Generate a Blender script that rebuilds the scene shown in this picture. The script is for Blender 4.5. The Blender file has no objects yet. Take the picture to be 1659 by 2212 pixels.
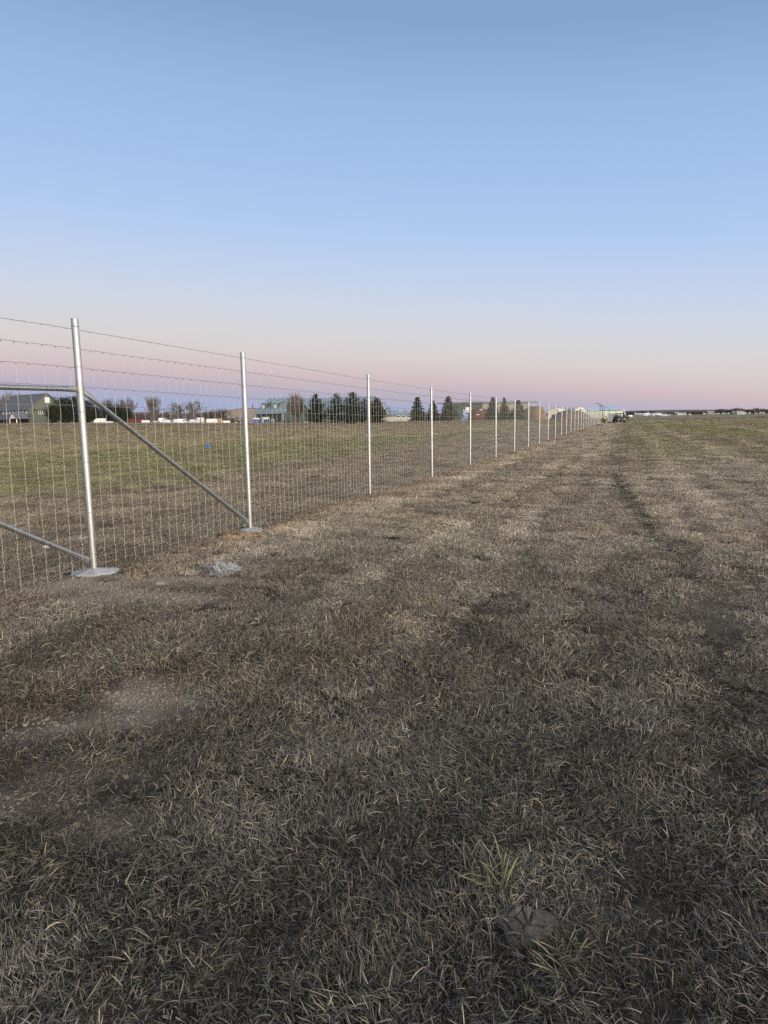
import bpy, bmesh, math, random
import numpy as np
from mathutils import Vector, Matrix, noise as mnoise

random.seed(7)
rng = np.random.default_rng(11)
sc = bpy.context.scene
C = sc.collection
R = math.radians

# ------------------------------------------------------------------ camera
CAM_H, PITCH, ROLL, FPX, W_, H_ = 1.6, 0.1377, 0.0142, 1466.2, 1659.0, 2212.0
cam = bpy.data.cameras.new('camera')
co = bpy.data.objects.new('camera', cam)
C.objects.link(co)
sc.camera = co
cam.sensor_fit = 'VERTICAL'
cam.sensor_height = 36.0
cam.lens = 36.0 * FPX / H_
cam.clip_start = 0.05
cam.clip_end = 30000
co.matrix_world = Matrix.Translation((0, 0, CAM_H)) @ Matrix.Rotation(math.pi / 2 - PITCH, 4, 'X') @ Matrix.Rotation(-ROLL, 4, 'Z')

# ------------------------------------------------------------------ world: dusk sky, sun just set behind and to the right of the camera
def lin(r, g, b, k=1.0):
    f = lambda v: ((v / 255 + 0.055) / 1.055) ** 2.4 if v > 10 else v / 255 / 12.92
    return (f(r) * k, f(g) * k, f(b) * k, 1.0)

SUN_AZ = R(140)            # compass-like: 0 = straight ahead (+Y), clockwise; the sun is behind right
world = bpy.data.worlds.new('World')
sc.world = world
world.use_nodes = True


class NG:
    """small helper to wire shader nodes"""
    def __init__(self, nt):
        self.nt = nt

    def node(self, t, **kw):
        n = self.nt.nodes.new(t)
        for k, v in kw.items():
            setattr(n, k, v)
        return n

    def put(self, sock, v):
        if v is None:
            return
        if isinstance(v, bpy.types.NodeSocket):
            self.nt.links.new(v, sock)
        else:
            sock.default_value = v

    def m(self, op, a, b=None, c=None, clamp=False):
        n = self.node('ShaderNodeMath', operation=op, use_clamp=clamp)
        self.put(n.inputs[0], a); self.put(n.inputs[1], b); self.put(n.inputs[2], c)
        return n.outputs[0]

    def vm(self, op, a, b=None):
        n = self.node('ShaderNodeVectorMath', operation=op)
        self.put(n.inputs[0], a); self.put(n.inputs[1], b)
        return n.outputs['Value'] if op in ('DOT_PRODUCT', 'LENGTH') else n.outputs[0]

    def mr(self, v, a, b, c=0.0, d=1.0, smooth=True):
        n = self.node('ShaderNodeMapRange', interpolation_type='SMOOTHSTEP' if smooth else 'LINEAR')
        self.put(n.inputs[0], v)
        for i, x in enumerate((a, b, c, d)):
            self.put(n.inputs[i + 1], x)
        return n.outputs[0]

    def mix(self, f, a, b, mode='MIX'):
        n = self.node('ShaderNodeMix', data_type='RGBA', blend_type=mode)
        self.put(n.inputs[0], f); self.put(n.inputs[6], a); self.put(n.inputs[7], b)
        return n.outputs[2]

    def noise(self, vec, scale, detail=3.0, rough=0.55, out=0):
        n = self.node('ShaderNodeTexNoise')
        self.put(n.inputs['Vector'], vec)
        n.inputs['Scale'].default_value = scale
        n.inputs['Detail'].default_value = detail
        n.inputs['Roughness'].default_value = rough
        return n.outputs[out]

    def ramp(self, f, stops, interp='LINEAR'):
        n = self.node('ShaderNodeValToRGB')
        r = n.color_ramp
        r.interpolation = interp
        while len(r.elements) < len(stops):
            r.elements.new(0.5)
        for e, (p, c) in zip(r.elements, stops):
            e.position = p
            e.color = c
        self.put(n.inputs[0], f)
        return n.outputs[0]

    def xyz(self, v):
        n = self.node('ShaderNodeSeparateXYZ')
        self.put(n.inputs[0], v)
        return n.outputs

    def comb(self, x, y, z):
        n = self.node('ShaderNodeCombineXYZ')
        self.put(n.inputs[0], x); self.put(n.inputs[1], y); self.put(n.inputs[2], z)
        return n.outputs[0]


g = NG(world.node_tree)
bg = world.node_tree.nodes['Background']
tc = g.node('ShaderNodeTexCoord')
dirn = g.vm('NORMALIZE', tc.outputs['Generated'])
dx, dy, dz = g.xyz(dirn)[:3]
elev = g.m('MULTIPLY', g.m('ARCSINE', dz), 180 / math.pi)
flat = g.vm('NORMALIZE', g.comb(dx, dy, 0.0))
anti = (-math.sin(SUN_AZ), -math.cos(SUN_AZ), 0.0)
cosd = g.vm('DOT_PRODUCT', flat, anti)               # 1 opposite the sun, -1 over the sun
e_eff = g.m('SUBTRACT', elev, g.m('MULTIPLY', g.m('MAXIMUM', g.m('SUBTRACT', cosd, 0.15), 0.0), 5.2))
t_anti = g.m('DIVIDE', g.m('ADD', e_eff, 5.0), 95.0, clamp=True)
A = [(-4.4, (160, 174, 209)), (-2.4, (167, 175, 207)), (-1.6, (180, 176, 197)), (-.8, (197, 183, 194)), (-.1, (208, 189, 195)), (.8, (214, 200, 202)),
     (1.9, (217, 209, 209)), (3.6, (213, 213, 217)), (5.6, (206, 214, 229)), (7.8, (195, 211, 236)), (11, (179, 204, 239)),
     (14.5, (168, 196, 237)), (20, (153, 184, 228)), (25, (135, 164, 207)), (40, (112, 140, 186)), (88, (98, 121, 163))]
anti_col = g.ramp(t_anti, [((e + 5) / 95, lin(*c)) for e, c in A])
t_sun = g.m('DIVIDE', g.m('MAXIMUM', elev, 0.0), 90.0, clamp=True)
S_ = [(0, lin(255, 196, 138, 3.2)), (3, lin(255, 220, 178, 4.6)), (9, lin(255, 236, 210, 4.3)), (18, lin(244, 238, 228, 3.3)),
      (34, lin(222, 212, 200, 2.3)), (58, lin(150, 158, 176, 1.4)), (88, lin(92, 119, 165))]
sun_col = g.ramp(t_sun, [(e / 90, c) for e, c in S_])
sky_col = g.mix(g.mr(cosd, 0.25, -0.95), anti_col, sun_col)
g.put(bg.inputs[0], sky_col)
bg.inputs[1].default_value = 1.0

sun = bpy.data.lights.new('sun', 'SUN')
so = bpy.data.objects.new('sun', sun)
C.objects.link(so)
sun.energy = 2.2
sun.angle = R(24)
sun.color = (1.0, 0.91, 0.79)
so.rotation_euler = Vector((-math.sin(SUN_AZ) * math.cos(R(11)), -math.cos(SUN_AZ) * math.cos(R(11)), -math.sin(R(11)))).to_track_quat('-Z', 'Y').to_euler()

vs = sc.view_settings
vs.view_transform = 'Standard'
vs.look = 'None'
vs.gamma = 1.0
vs.exposure = 0.0
vs.use_curve_mapping = False
sc.cycles.max_bounces = 3
sc.cycles.diffuse_bounces = 2
sc.cycles.glossy_bounces = 2
sc.cycles.adaptive_threshold = 0.01
sc.cycles.transparent_max_bounces = 8
sc.cycles.use_denoising = False

# ------------------------------------------------------------------ terrain and picture geometry
def smooth(v, a, b):
    t = np.clip((np.asarray(v, float) - a) / (b - a), 0, 1)
    return t * t * (3 - 2 * t)


PROF_Y = [-50, 3, 6.5, 9.5, 14, 19, 24, 34, 60, 150, 400, 20000]
PROF_Z = [0.05, 0.06, 0.07, 0.03, -0.035, -0.075, -0.09, -0.12, -0.115, -0.115, -0.1, -0.1]


def vnoise(x, y, seed=0):
    """value noise 0..1 on numpy arrays"""
    x = np.asarray(x, float); y = np.asarray(y, float)
    xi = np.floor(x).astype(np.int64); yi = np.floor(y).astype(np.int64)
    xf = x - xi; yf = y - yi
    def h(a, b):
        n = (a * 374761393 + b * 668265263 + seed * 1442695041) & 0x7fffffff
        n = ((n ^ (n >> 13)) * 1274126177) & 0x7fffffff
        return ((n ^ (n >> 16)) & 0xffff) / 65535.0
    u = xf * xf * (3 - 2 * xf); v = yf * yf * (3 - 2 * yf)
    a = h(xi, yi) * (1 - u) + h(xi + 1, yi) * u
    b = h(xi, yi + 1) * (1 - u) + h(xi + 1, yi + 1) * u
    return a * (1 - v) + b * v


def ground(x, y):
    """height of the field"""
    x = np.asarray(x, float); y = np.asarray(y, float)
    z = np.interp(y, PROF_Y, PROF_Z)
    z = z + 1.05 * smooth(-x, 5, 110) * smooth(y, 50, 210)
    near = 1 - smooth(y, 25, 45)
    z = z + near * (0.05 * (vnoise(x * 0.9, y * 0.9, 3) - 0.5) + 0.022 * (vnoise(x * 3.1, y * 3.1, 5) - 0.5))
    return z


def ray(px, py):
    """direction through a point of the photograph (1659 x 2212 frame)"""
    x = px - W_ / 2; y = py - H_ / 2
    c, s = math.cos(ROLL), math.sin(ROLL)
    xr = x * c - y * s; yr = x * s + y * c
    cp, sp = math.cos(PITCH), math.sin(PITCH)
    return Vector((xr / FPX, cp - (yr / FPX) * sp, -sp - (yr / FPX) * cp))


def at(px, py, depth):
    d = ray(px, py)
    return Vector((0, 0, CAM_H)) + d * (depth / d.y)


def on_ground(px, py):
    d = ray(px, py)
    t = 1.0
    z = 0.0
    for _ in range(30):
        t = (z - CAM_H) / d.z
        z = float(ground(d.x * t, d.y * t))
    return Vector((d.x * t, d.y * t, z))


TH = 0.3444
FD = Vector((math.sin(TH), math.cos(TH), 0))      # direction of the fence
FN = Vector((math.cos(TH), -math.sin(TH), 0))     # to its right
F0 = Vector((-2.9535, 6.7275, 0))


def fence_at(d, z=0.0, off=0.0):
    p = F0 + FD * d + FN * off
    return Vector((p.x, p.y, float(ground(p.x, p.y)) + z))


# views of the photograph that were measured (offset and factor into the 1659 x 2212 frame)
VW = {1: (0, 809.6, .168), 2: (265.4, 809.6, .168), 3: (517.6, 809.6, .168), 4: (769.7, 809.6, .168),
      5: (1021.9, 829.5, .124), 6: (1207.7, 842.7, .124), 7: (1380.2, 842.7, .168)}


def vx(n, x): return VW[n][0] + x * VW[n][2]
def vy(n, y): return VW[n][1] + y * VW[n][2]


def spot(n, x, depth):
    """ground point below x of view n at a depth"""
    p = at(vx(n, x), 902, depth)
    return Vector((p.x, depth, float(ground(p.x, depth))))


def hgt(n, x, y, depth):
    """height above ground of (x, y) of view n at a depth"""
    p = at(vx(n, x), vy(n, y), depth)
    return p.z - float(ground(p.x, depth))


def span(n, x0, x1, depth):
    return at(vx(n, x1), 902, depth).x - at(vx(n, x0), 902, depth).x


# ------------------------------------------------------------------ mesh helpers
class MB:
    def __init__(self):
        self.v = []; self.f = []; self.mi = []; self.cur = 0

    def add(self, vs_, fs):
        o = len(self.v)
        self.v.extend([tuple(p) for p in vs_])
        for f in fs:
            self.f.append(tuple(i + o for i in f)); self.mi.append(self.cur)
        return self

    def box(self, x0, x1, y0, y1, z0, z1, mat=None):
        p = [Vector((x, y, z)) for z in (z0, z1) for y in (y0, y1) for x in (x0, x1)]
        if mat is not None:
            p = [mat @ q for q in p]
        return self.add(p, [(0, 2, 3, 1), (4, 5, 7, 6), (0, 1, 5, 4), (2, 6, 7, 3), (0, 4, 6, 2), (1, 3, 7, 5)])

    def tube(self, p0, p1, r0, r1=None, n=8, cap=True):
        return self.path([p0, p1], [r0, r0 if r1 is None else r1], n, cap)

    def path(self, pts, rad, n=8, cap=True, flat=None):
        pts = [Vector(p) for p in pts]
        if not hasattr(rad, '__len__'):
            rad = [rad] * len(pts)
        rings = []
        for i, p in enumerate(pts):
            d = (pts[min(i + 1, len(pts) - 1)] - pts[max(i - 1, 0)]).normalized()
            up = Vector((0, 0, 1)) if abs(d.z) < 0.95 else Vector((0, 1, 0))
            a = d.cross(up).normalized(); b = a.cross(d).normalized()
            if flat and flat[i]:
                fa, fb = flat[i]
            else:
                fa = fb = 1.0
            rings.append([p + (a * math.cos(2 * math.pi * k / n) * fa + b * math.sin(2 * math.pi * k / n) * fb) * rad[i] for k in range(n)])
        o = len(self.v)
        for r in rings:
            self.v.extend([tuple(q) for q in r])
        for i in range(len(rings) - 1):
            for k in range(n):
                k2 = (k + 1) % n
                self.f.append((o + i * n + k, o + i * n + k2, o + (i + 1) * n + k2, o + (i + 1) * n + k)); self.mi.append(self.cur)
        if cap:
            self.f.append(tuple(o + k for k in reversed(range(n)))); self.mi.append(self.cur)
            e = o + (len(rings) - 1) * n
            self.f.append(tuple(e + k for k in range(n))); self.mi.append(self.cur)
        return self

    def prism(self, poly, y0, y1, axis='y'):
        """outline in (a, z) pushed along an axis"""
        n = len(poly)
        if axis == 'y':
            p = [(a, y0, z) for a, z in poly] + [(a, y1, z) for a, z in poly]
        else:
            p = [(y0, a, z) for a, z in poly] + [(y1, a, z) for a, z in poly]
        fs = [tuple(range(n)), tuple(reversed(range(n, 2 * n)))] + [(i, i + n, (i + 1) % n + n, (i + 1) % n) for i in range(n)]
        return self.add(p, fs)

    def slab(self, a, b, c, d, t):
        """thin slab below the quad a b c d"""
        q = [Vector(k) for k in (a, b, c, d)]
        nrm = (q[1] - q[0]).cross(q[3] - q[0]).normalized() * t
        p = q + [k - nrm for k in q]
        return self.add(p, [(0, 1, 2, 3), (7, 6, 5, 4), (0, 4, 5, 1), (1, 5, 6, 2), (2, 6, 7, 3), (3, 7, 4, 0)])

    def mesh(self, name):
        me = bpy.data.meshes.new(name)
        me.from_pydata(self.v, [], self.f)
        me.validate()
        bm = bmesh.new(); bm.from_mesh(me)
        bmesh.ops.recalc_face_normals(bm, faces=bm.faces)
        bm.to_mesh(me); bm.free()
        return me


def link(name, me, mats, parent=None, loc=None, smooth_=False):
    o = bpy.data.objects.new(name, me)
    C.objects.link(o)
    if mats is not None and not me.materials:
        for m_ in (mats if isinstance(mats, (list, tuple)) else [mats]):
            me.materials.append(m_)
    if smooth_:
        me.polygons.foreach_set('use_smooth', [True] * len(me.polygons))
    if parent:
        o.parent = parent
    if loc is not None:
        o.location = loc
    return o


def obj(name, mb, mats, parent=None, loc=None, smooth_=False):
    return link(name, mb.mesh(name), mats, parent, loc, smooth_)


def tag(o, label=None, cat=None, group=None, kind=None):
    if label: o['label'] = label
    if cat: o['category'] = cat
    if group: o['group'] = group
    if kind: o['kind'] = kind
    return o


def thing(name, label, cat, loc=(0, 0, 0), rz=0.0, group=None):
    o = bpy.data.objects.new(name, None)
    C.objects.link(o)
    o.empty_display_size = 0.2
    o.location = loc
    o.rotation_euler = (0, 0, rz)
    return tag(o, label, cat, group)


# ------------------------------------------------------------------ materials
MAT = {}


def mat(name, col, rough=0.6, metal=0.0, var=0.25, scale=2.0, bump=0.0, bscale=20.0, spec=0.4, coords='Object'):
    if name in MAT:
        return MAT[name]
    m_ = bpy.data.materials.new(name)
    m_.use_nodes = True
    q = NG(m_.node_tree)
    b = m_.node_tree.nodes['Principled BSDF']
    t = q.node('ShaderNodeTexCoord')
    n1 = q.noise(t.outputs[coords], scale, 4.0, 0.6)
    k = q.mr(n1, 0.25, 0.75, 1 - var, 1 + var, smooth=False)
    c = q.mix(1.0, (*col, 1), q.comb(k, k, k), 'MULTIPLY')
    q.put(b.inputs['Base Color'], c)
    b.inputs['Metallic'].default_value = metal
    b.inputs['Specular IOR Level'].default_value = spec
    q.put(b.inputs['Roughness'], q.mr(n1, 0.2, 0.8, max(rough - .12, .05), min(rough + .12, 1), smooth=False))
    if bump:
        bn = q.node('ShaderNodeBump')
        bn.inputs['Strength'].default_value = bump
        bn.inputs['Distance'].default_value = 0.02
        q.put(bn.inputs['Height'], q.noise(t.outputs[coords], bscale, 5.0, 0.65))
        q.put(b.inputs['Normal'], bn.outputs[0])
    MAT[name] = m_
    return m_


STRAW, GREY, BROWN, GREEN, TAN = (0.365, 0.322, 0.262), (0.28, 0.25, 0.21), (0.285, 0.222, 0.172), (0.225, 0.228, 0.122), (0.42, 0.35, 0.25)
LB1, LB2, LB3 = (0.20, 0.172, 0.138), (0.265, 0.232, 0.182), (0.225, 0.198, 0.145)
LGREEN, LTAN = (0.20, 0.198, 0.115), (0.27, 0.238, 0.168)


def field_group():
    """colour of the mown prairie grass by place in the field"""
    ng = bpy.data.node_groups.new('field_colour', 'ShaderNodeTree')
    ng.interface.new_socket('Colour', in_out='OUTPUT', socket_type='NodeSocketColor')
    q = NG(ng)
    out = q.node('NodeGroupOutput')
    geo = q.node('ShaderNodeNewGeometry')
    P = geo.outputs['Position']
    X, Y, Z = q.xyz(P)[:3]
    u = q.m('ADD', q.m('SUBTRACT', q.m('MULTIPLY', X, FN.x), q.m('MULTIPLY', Y, -FN.y)), -(FN.x * F0.x + FN.y * F0.y))
    a = q.m('ADD', q.m('MULTIPLY', X, FD.x), q.m('MULTIPLY', Y, FD.y))
    flat_ = q.comb(X, Y, 0.0)
    n_big = q.noise(flat_, 0.22, 3.0, 0.6)
    n_mid = q.noise(flat_, 0.9, 4.0, 0.65)
    n_sml = q.noise(flat_, 4.0, 3.0, 0.65)
    streak = q.noise(q.comb(q.m('MULTIPLY', u, 1.0), q.m('MULTIPLY', a, 0.07), 0.0), 0.55, 4.0, 0.65)
    streak2 = q.noise(q.comb(q.m('MULTIPLY', u, 0.25), q.m('MULTIPLY', a, 0.5), 3.0), 0.35, 4.0, 0.7)
    straw, grey, brown, green, tan, lgreen = [(*c_, 1) for c_ in (STRAW, GREY, BROWN, GREEN, LTAN, LGREEN)]
    s_fac = q.mr(q.m('ADD', q.m('MULTIPLY', n_mid, 0.6), q.m('MULTIPLY', streak, 0.4)), 0.40, 0.62)
    col = q.mix(s_fac, grey, straw)
    # trodden straw strip right of the fence
    strip = q.m('MULTIPLY', q.mr(u, 0.2, 1.2), q.mr(q.m('ADD', u, q.m('MULTIPLY', n_big, 2.0)), 6.5, 2.2))
    strip = q.m('MULTIPLY', strip, q.mr(Y, 6.5, 9.5))
    col = q.mix(q.m('MULTIPLY', strip, 0.65), col, straw)
    # reddish thatch patches
    red = q.m('MULTIPLY', q.mr(n_big, 0.48, 0.66), q.mr(n_mid, 0.35, 0.65))
    col = q.mix(q.m('MULTIPLY', red, 0.75), col, brown)
    edge = q.mr(q.m('ABSOLUTE', q.m('ADD', u, -0.15)), 1.0, 0.1)
    col = q.mix(q.m('MULTIPLY', edge, 0.6), col, brown)
    # right field turns green away from the fence
    gr = q.m('MULTIPLY', q.mr(Y, 12.0, 45.0), q.mr(u, 1.0, 9.0))
    gr = q.m('MULTIPLY', gr, q.mr(streak, 0.30, 0.60, 0.35, 0.95))
    col = q.mix(gr, col, green)
    col = q.mix(q.m('MULTIPLY', q.m('MULTIPLY', q.mr(streak2, 0.52, 0.7), q.mr(Y, 14.0, 30.0)), q.mr(u, 0.5, 3.0, 0.0, 0.55)), col, brown)
    # left of the fence: brown strip, green sward, pale band, brown far field
    ul = q.m('ADD', u, q.m('MULTIPLY', q.m('SUBTRACT', n_big, 0.5), 5.0))
    left = q.mr(u, 0.0, -0.4)
    lcol = q.mix(q.mr(n_mid, 0.4, 0.65), (*LB1, 1), (*LB2, 1))
    lg = q.mr(ul, -5.6, -8.6)
    lcol = q.mix(q.m('MULTIPLY', lg, q.mr(streak, 0.25, 0.6, 0.6, 1.0)), lcol, lgreen)
    v = q.m('ADD', q.m('ADD', q.m('MULTIPLY', X, 0.81), q.m('MULTIPLY', Y, -0.59)), q.m('MULTIPLY', q.m('SUBTRACT', n_big, 0.5), 6.0))
    lcol = q.mix(q.m('MULTIPLY', q.mr(v, -33.0, -42.0), 0.85), lcol, tan)
    lcol = q.mix(q.m('MULTIPLY', q.mr(v, -46.0, -56.0), 0.65), lcol, (*LB3, 1))
    lcol = q.mix(q.m('MULTIPLY', q.mr(v, -70.0, -85.0), q.mr(streak2, 0.4, 0.6, 0.2, 0.7)), lcol, tan)
    col = q.mix(left, col, lcol)
    band = q.noise(q.comb(u, q.m('MULTIPLY', a, 0.012), 7.0), 1.5, 3.0, 0.6)
    bk = q.mr(band, 0.34, 0.66, 0.80, 1.17)
    bk = q.m('ADD', 1.0, q.m('MULTIPLY', q.m('SUBTRACT', bk, 1.0), q.mr(u, -1.0, 1.0, 0.35, 1.0)))
    col = q.mix(1.0, col, q.comb(bk, bk, bk), 'MULTIPLY')
    k = q.mr(n_sml, 0.3, 0.7, 0.78, 1.2, smooth=False)
    col = q.mix(1.0, col, q.comb(k, k, k), 'MULTIPLY')
    ng.links.new(col, out.inputs[0])
    return ng


FIELD = field_group()


def field_material(name, ground_=True):
    m_ = bpy.data.materials.new(name)
    m_.use_nodes = True
    q = NG(m_.node_tree)
    b = m_.node_tree.nodes['Principled BSDF']
    gn = q.node('ShaderNodeGroup', node_tree=FIELD) if ground_ else None
    geo = q.node('ShaderNodeNewGeometry')
    if ground_:
        soil = q.node('ShaderNodeAttribute', attribute_name='soil').outputs['Fac']
        _, Y, _ = q.xyz(geo.outputs['Position'])[:3]
        n1 = q.noise(geo.outputs['Position'], 9.0, 5.0, 0.7)
        n2 = q.noise(geo.outputs['Position'], 45.0, 4.0, 0.7)
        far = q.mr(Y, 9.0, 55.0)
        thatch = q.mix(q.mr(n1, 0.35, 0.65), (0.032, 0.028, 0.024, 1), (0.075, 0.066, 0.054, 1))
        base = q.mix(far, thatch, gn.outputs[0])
        dirt = q.mix(q.mr(n2, 0.3, 0.7), (0.16, 0.138, 0.108, 1), (0.31, 0.265, 0.21, 1))
        base = q.mix(soil, base, dirt)
        q.put(b.inputs['Base Color'], base)
        bn = q.node('ShaderNodeBump')
        bn.inputs['Strength'].default_value = 0.7
        bn.inputs['Distance'].default_value = 0.03
        h = q.m('ADD', q.m('MULTIPLY', n1, 0.6), q.m('MULTIPLY', n2, 0.4))
        q.put(bn.inputs['Height'], h)
        q.put(b.inputs['Normal'], bn.outputs[0])
    else:
        oi = q.node('ShaderNodeObjectInfo')
        ri = geo.outputs['Random Per Island']
        k = q.mr(ri, 0.0, 1.0, 0.30, 1.75, smooth=False)
        k = q.m('MULTIPLY', k, q.mr(oi.outputs['Random'], 0, 1, 0.8, 1.2, smooth=False))
        tint = q.node('ShaderNodeAttribute', attribute_name='tint', attribute_type='INSTANCER').outputs['Color']
        c = q.mix(1.0, tint, q.comb(k, k, k), 'MULTIPLY')
        # odd blades: pale straw or still green
        odd = q.m('FRACT', q.m('MULTIPLY', ri, 37.7))
        c = q.mix(q.mr(odd, 0.88, 0.92, 0, 1.0), c, q.mix(1.0, c, (1.75, 1.62, 1.35, 1), 'MULTIPLY'))
        c = q.mix(q.mr(odd, 0.12, 0.07, 0, 1.0), c, q.mix(1.0, c, (0.8, 0.95, 0.62, 1), 'MULTIPLY'))
        q.put(b.inputs['Base Color'], c)
    b.inputs['Roughness'].default_value = 0.9
    b.inputs['Specular IOR Level'].default_value = 0.0 if ground_ else 0.12
    return m_


M_GROUND = field_material('field_ground', True)
M_GRASS = field_material('dry_grass', False)


def galvanised():
    m_ = bpy.data.materials.new('galvanised_steel')
    m_.use_nodes = True
    q = NG(m_.node_tree)
    b = m_.node_tree.nodes['Principled BSDF']
    t = q.node('ShaderNodeTexCoord')
    sx, sy, sz = q.xyz(t.outputs['Object'])[:3]
    stv = q.comb(sx, sy, q.m('MULTIPLY', sz, 0.08))
    n1 = q.noise(stv, 60.0, 4.0, 0.65)
    n2 = q.noise(t.outputs['Object'], 35.0, 4.0, 0.7)
    n3 = q.noise(t.outputs['Object'], 3.0, 3.0, 0.6)
    k = q.m('ADD', q.m('MULTIPLY', n1, 0.5), q.m('MULTIPLY', n2, 0.5))
    col = q.mix(q.mr(k, 0.3, 0.7), (0.29, 0.305, 0.315, 1), (0.43, 0.445, 0.45, 1))
    col = q.mix(q.m('MULTIPLY', q.mr(n3, 0.6, 0.75), 0.3), col, (0.62, 0.60, 0.50, 1))
    q.put(b.inputs['Base Color'], col)
    b.inputs['Metallic'].default_value = 0.9
    q.put(b.inputs['Roughness'], q.mr(k, 0.3, 0.7, 0.30, 0.58))
    bn = q.node('ShaderNodeBump')
    bn.inputs['Strength'].default_value = 0.05
    bn.inputs['Distance'].default_value = 0.004
    q.put(bn.inputs['Height'], k)
    q.put(b.inputs['Normal'], bn.outputs[0])
    return m_


M_GALV = galvanised()
M_WIRE = mat('fence_wire', (0.34, 0.333, 0.32), 0.55, 0.3, 0.2, 6.0)
M_LINEWIRE = mat('line_wire', (0.23, 0.225, 0.22), 0.55, 0.3, 0.2, 6.0)
M_CONC = mat('concrete', (0.35, 0.365, 0.385), 0.85, 0, 0.35, 7.0, 0.6, 60)
M_WOOD = mat('bark', (0.10, 0.083, 0.07), 0.9, 0, 0.3, 4.0)
M_TWIG = mat('bare_twigs', (0.15, 0.138, 0.13), 0.9, 0, 0.25, 1.0)
M_PINE = mat('pine_needles', (0.024, 0.034, 0.021), 0.8, 0, 0.5, 1.2)
M_SPRUCE = mat('spruce_needles', (0.032, 0.045, 0.032), 0.8, 0, 0.5, 1.2)
M_BLUESPRUCE = mat('blue_spruce_needles', (0.045, 0.065, 0.06), 0.8, 0, 0.45, 1.2)
M_WHITE = mat('white_paint', (0.74, 0.75, 0.76), 0.5, 0, 0.08, 1.5)
M_BLACK = mat('black_plastic', (0.02, 0.02, 0.022), 0.5, 0, 0.2, 3.0)
M_RUBBER = mat('tyre_rubber', (0.022, 0.021, 0.021), 0.9, 0, 0.2, 5.0)
M_GLASS = mat('dark_window_glass', (0.045, 0.055, 0.07), 0.08, 0, 0.2, 1.0, spec=0.8)
M_STEELP = mat('lamp_post_paint', (0.045, 0.043, 0.045), 0.5, 0.2, 0.2, 2.0)

# ------------------------------------------------------------------ ground sheet
SOIL = []     # bare patches: centre x, y, radius along and across the fence line, strength


def bare(px, py, rx, ry, s=1.0):
    p = on_ground(px, py)
    SOIL.append((p.x, p.y, rx, ry, s))


for a_ in [(300, 1515, .36, .15, 1.0), (215, 1560, .38, .12, .9), (120, 1585, .32, .11, .65), (200, 1660, .30, .12, .55), (350, 1480, .22, .12, .7),
           (380, 1255, .75, .24, .95), (300, 1290, .70, .24, .9), (210, 1262, .62, .34, 1.0), (470, 1225, .5, .2, .6), (540, 1163, .62, .35, 1.0),
           (240, 1790, .25, .09, .8), (60, 1735, .22, .10, .5), (1250, 2015, .16, .08, .4),
           (950, 1100, .9, .35, .5), (1000, 1318, .12, .06, .4), (700, 1290, .5, .14, .3), (1360, 1170, .7, .25, .25), (1545, 1330, .35, .4, .35)]:
    bare(*a_)


def soil_at(x, y):
    x = np.asarray(x, float); y = np.asarray(y, float)
    n = 0.55 * vnoise(x * 5, y * 5, 9) + 0.45 * vnoise(x * 13, y * 13, 10)
    s = np.zeros_like(x)
    for cx, cy, rx, ry, st in SOIL:
        d = np.sqrt(((x - cx) / rx) ** 2 + ((y - cy) / ry) ** 2)
        s = np.maximum(s, st * smooth(1.45 - d + (n - 0.5) * 1.1, 0.0, 0.8))
    return s


RUTS = [[on_ground(*q_) for q_ in r_] for r_ in (
    [(1585, 1520), (1560, 1400), (1552, 1330), (1500, 1240), (1425, 1165), (1362, 1090), (1338, 1035), (1325, 985), (1318, 945)],
    [(1659, 1330), (1600, 1210), (1500, 1110), (1420, 1040), (1370, 990), (1345, 955)],
    [(1120, 1330), (1150, 1200), (1180, 1100), (1215, 1030), (1248, 975)])]
RUT_W = [.19, .14, .13]


def rut_at(x, y):
    """0..1 inside the wheel ruts"""
    x = np.asarray(x, float); y = np.asarray(y, float)
    m_ = np.zeros_like(x)
    for r_, w_, k_ in zip(RUTS, RUT_W, (1.0, .5, .45)):
        for p, q_ in zip(r_[:-1], r_[1:]):
            dx_, dy_ = q_.x - p.x, q_.y - p.y
            t = np.clip(((x - p.x) * dx_ + (y - p.y) * dy_) / (dx_ * dx_ + dy_ * dy_), 0, 1)
            d = np.hypot(x - p.x - t * dx_, y - p.y - t * dy_) + (vnoise(x * 3, y * 3, 50) - .5) * .16
            m_ = np.maximum(m_, k_ * (1 - smooth(d, w_ * .4, w_ * 1.4)))
    return m_


def spaced(lo, hi, fine, limit, grow=1.16):
    v = list(np.arange(lo, hi, fine)); s = fine; x = v[-1]
    while x < limit:
        s *= grow; x += s; v.append(x)
    return np.array(v)


xp = spaced(0.0, 9.0, 0.11, 9000)
xs = np.concatenate([-xp[:0:-1], xp])
ys = np.concatenate([[-9000, -2000, -500, -120, -40, -15, -6, -2.5, -1, 0, 0.6, 1.1], spaced(1.5, 16.0, 0.10, 12000, 1.12)])
gx, gy = np.meshgrid(xs, ys)
gz = ground(gx, gy)
vv = np.stack([gx, gy, gz], -1).reshape(-1, 3)
nx, ny = len(xs), len(ys)
ii = np.arange(nx * ny).reshape(ny, nx)
ff = np.stack([ii[:-1, :-1], ii[:-1, 1:], ii[1:, 1:], ii[1:, :-1]], -1).reshape(-1, 4)
me = bpy.data.meshes.new('ground')
me.from_pydata(vv.tolist(), [], ff.tolist())
at_ = me.attributes.new('soil', 'FLOAT', 'POINT')
at_.data.foreach_set('value', soil_at(vv[:, 0], vv[:, 1]).astype(np.float32))
tag(link('ground', me, M_GROUND, smooth_=True), kind='structure')

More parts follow.
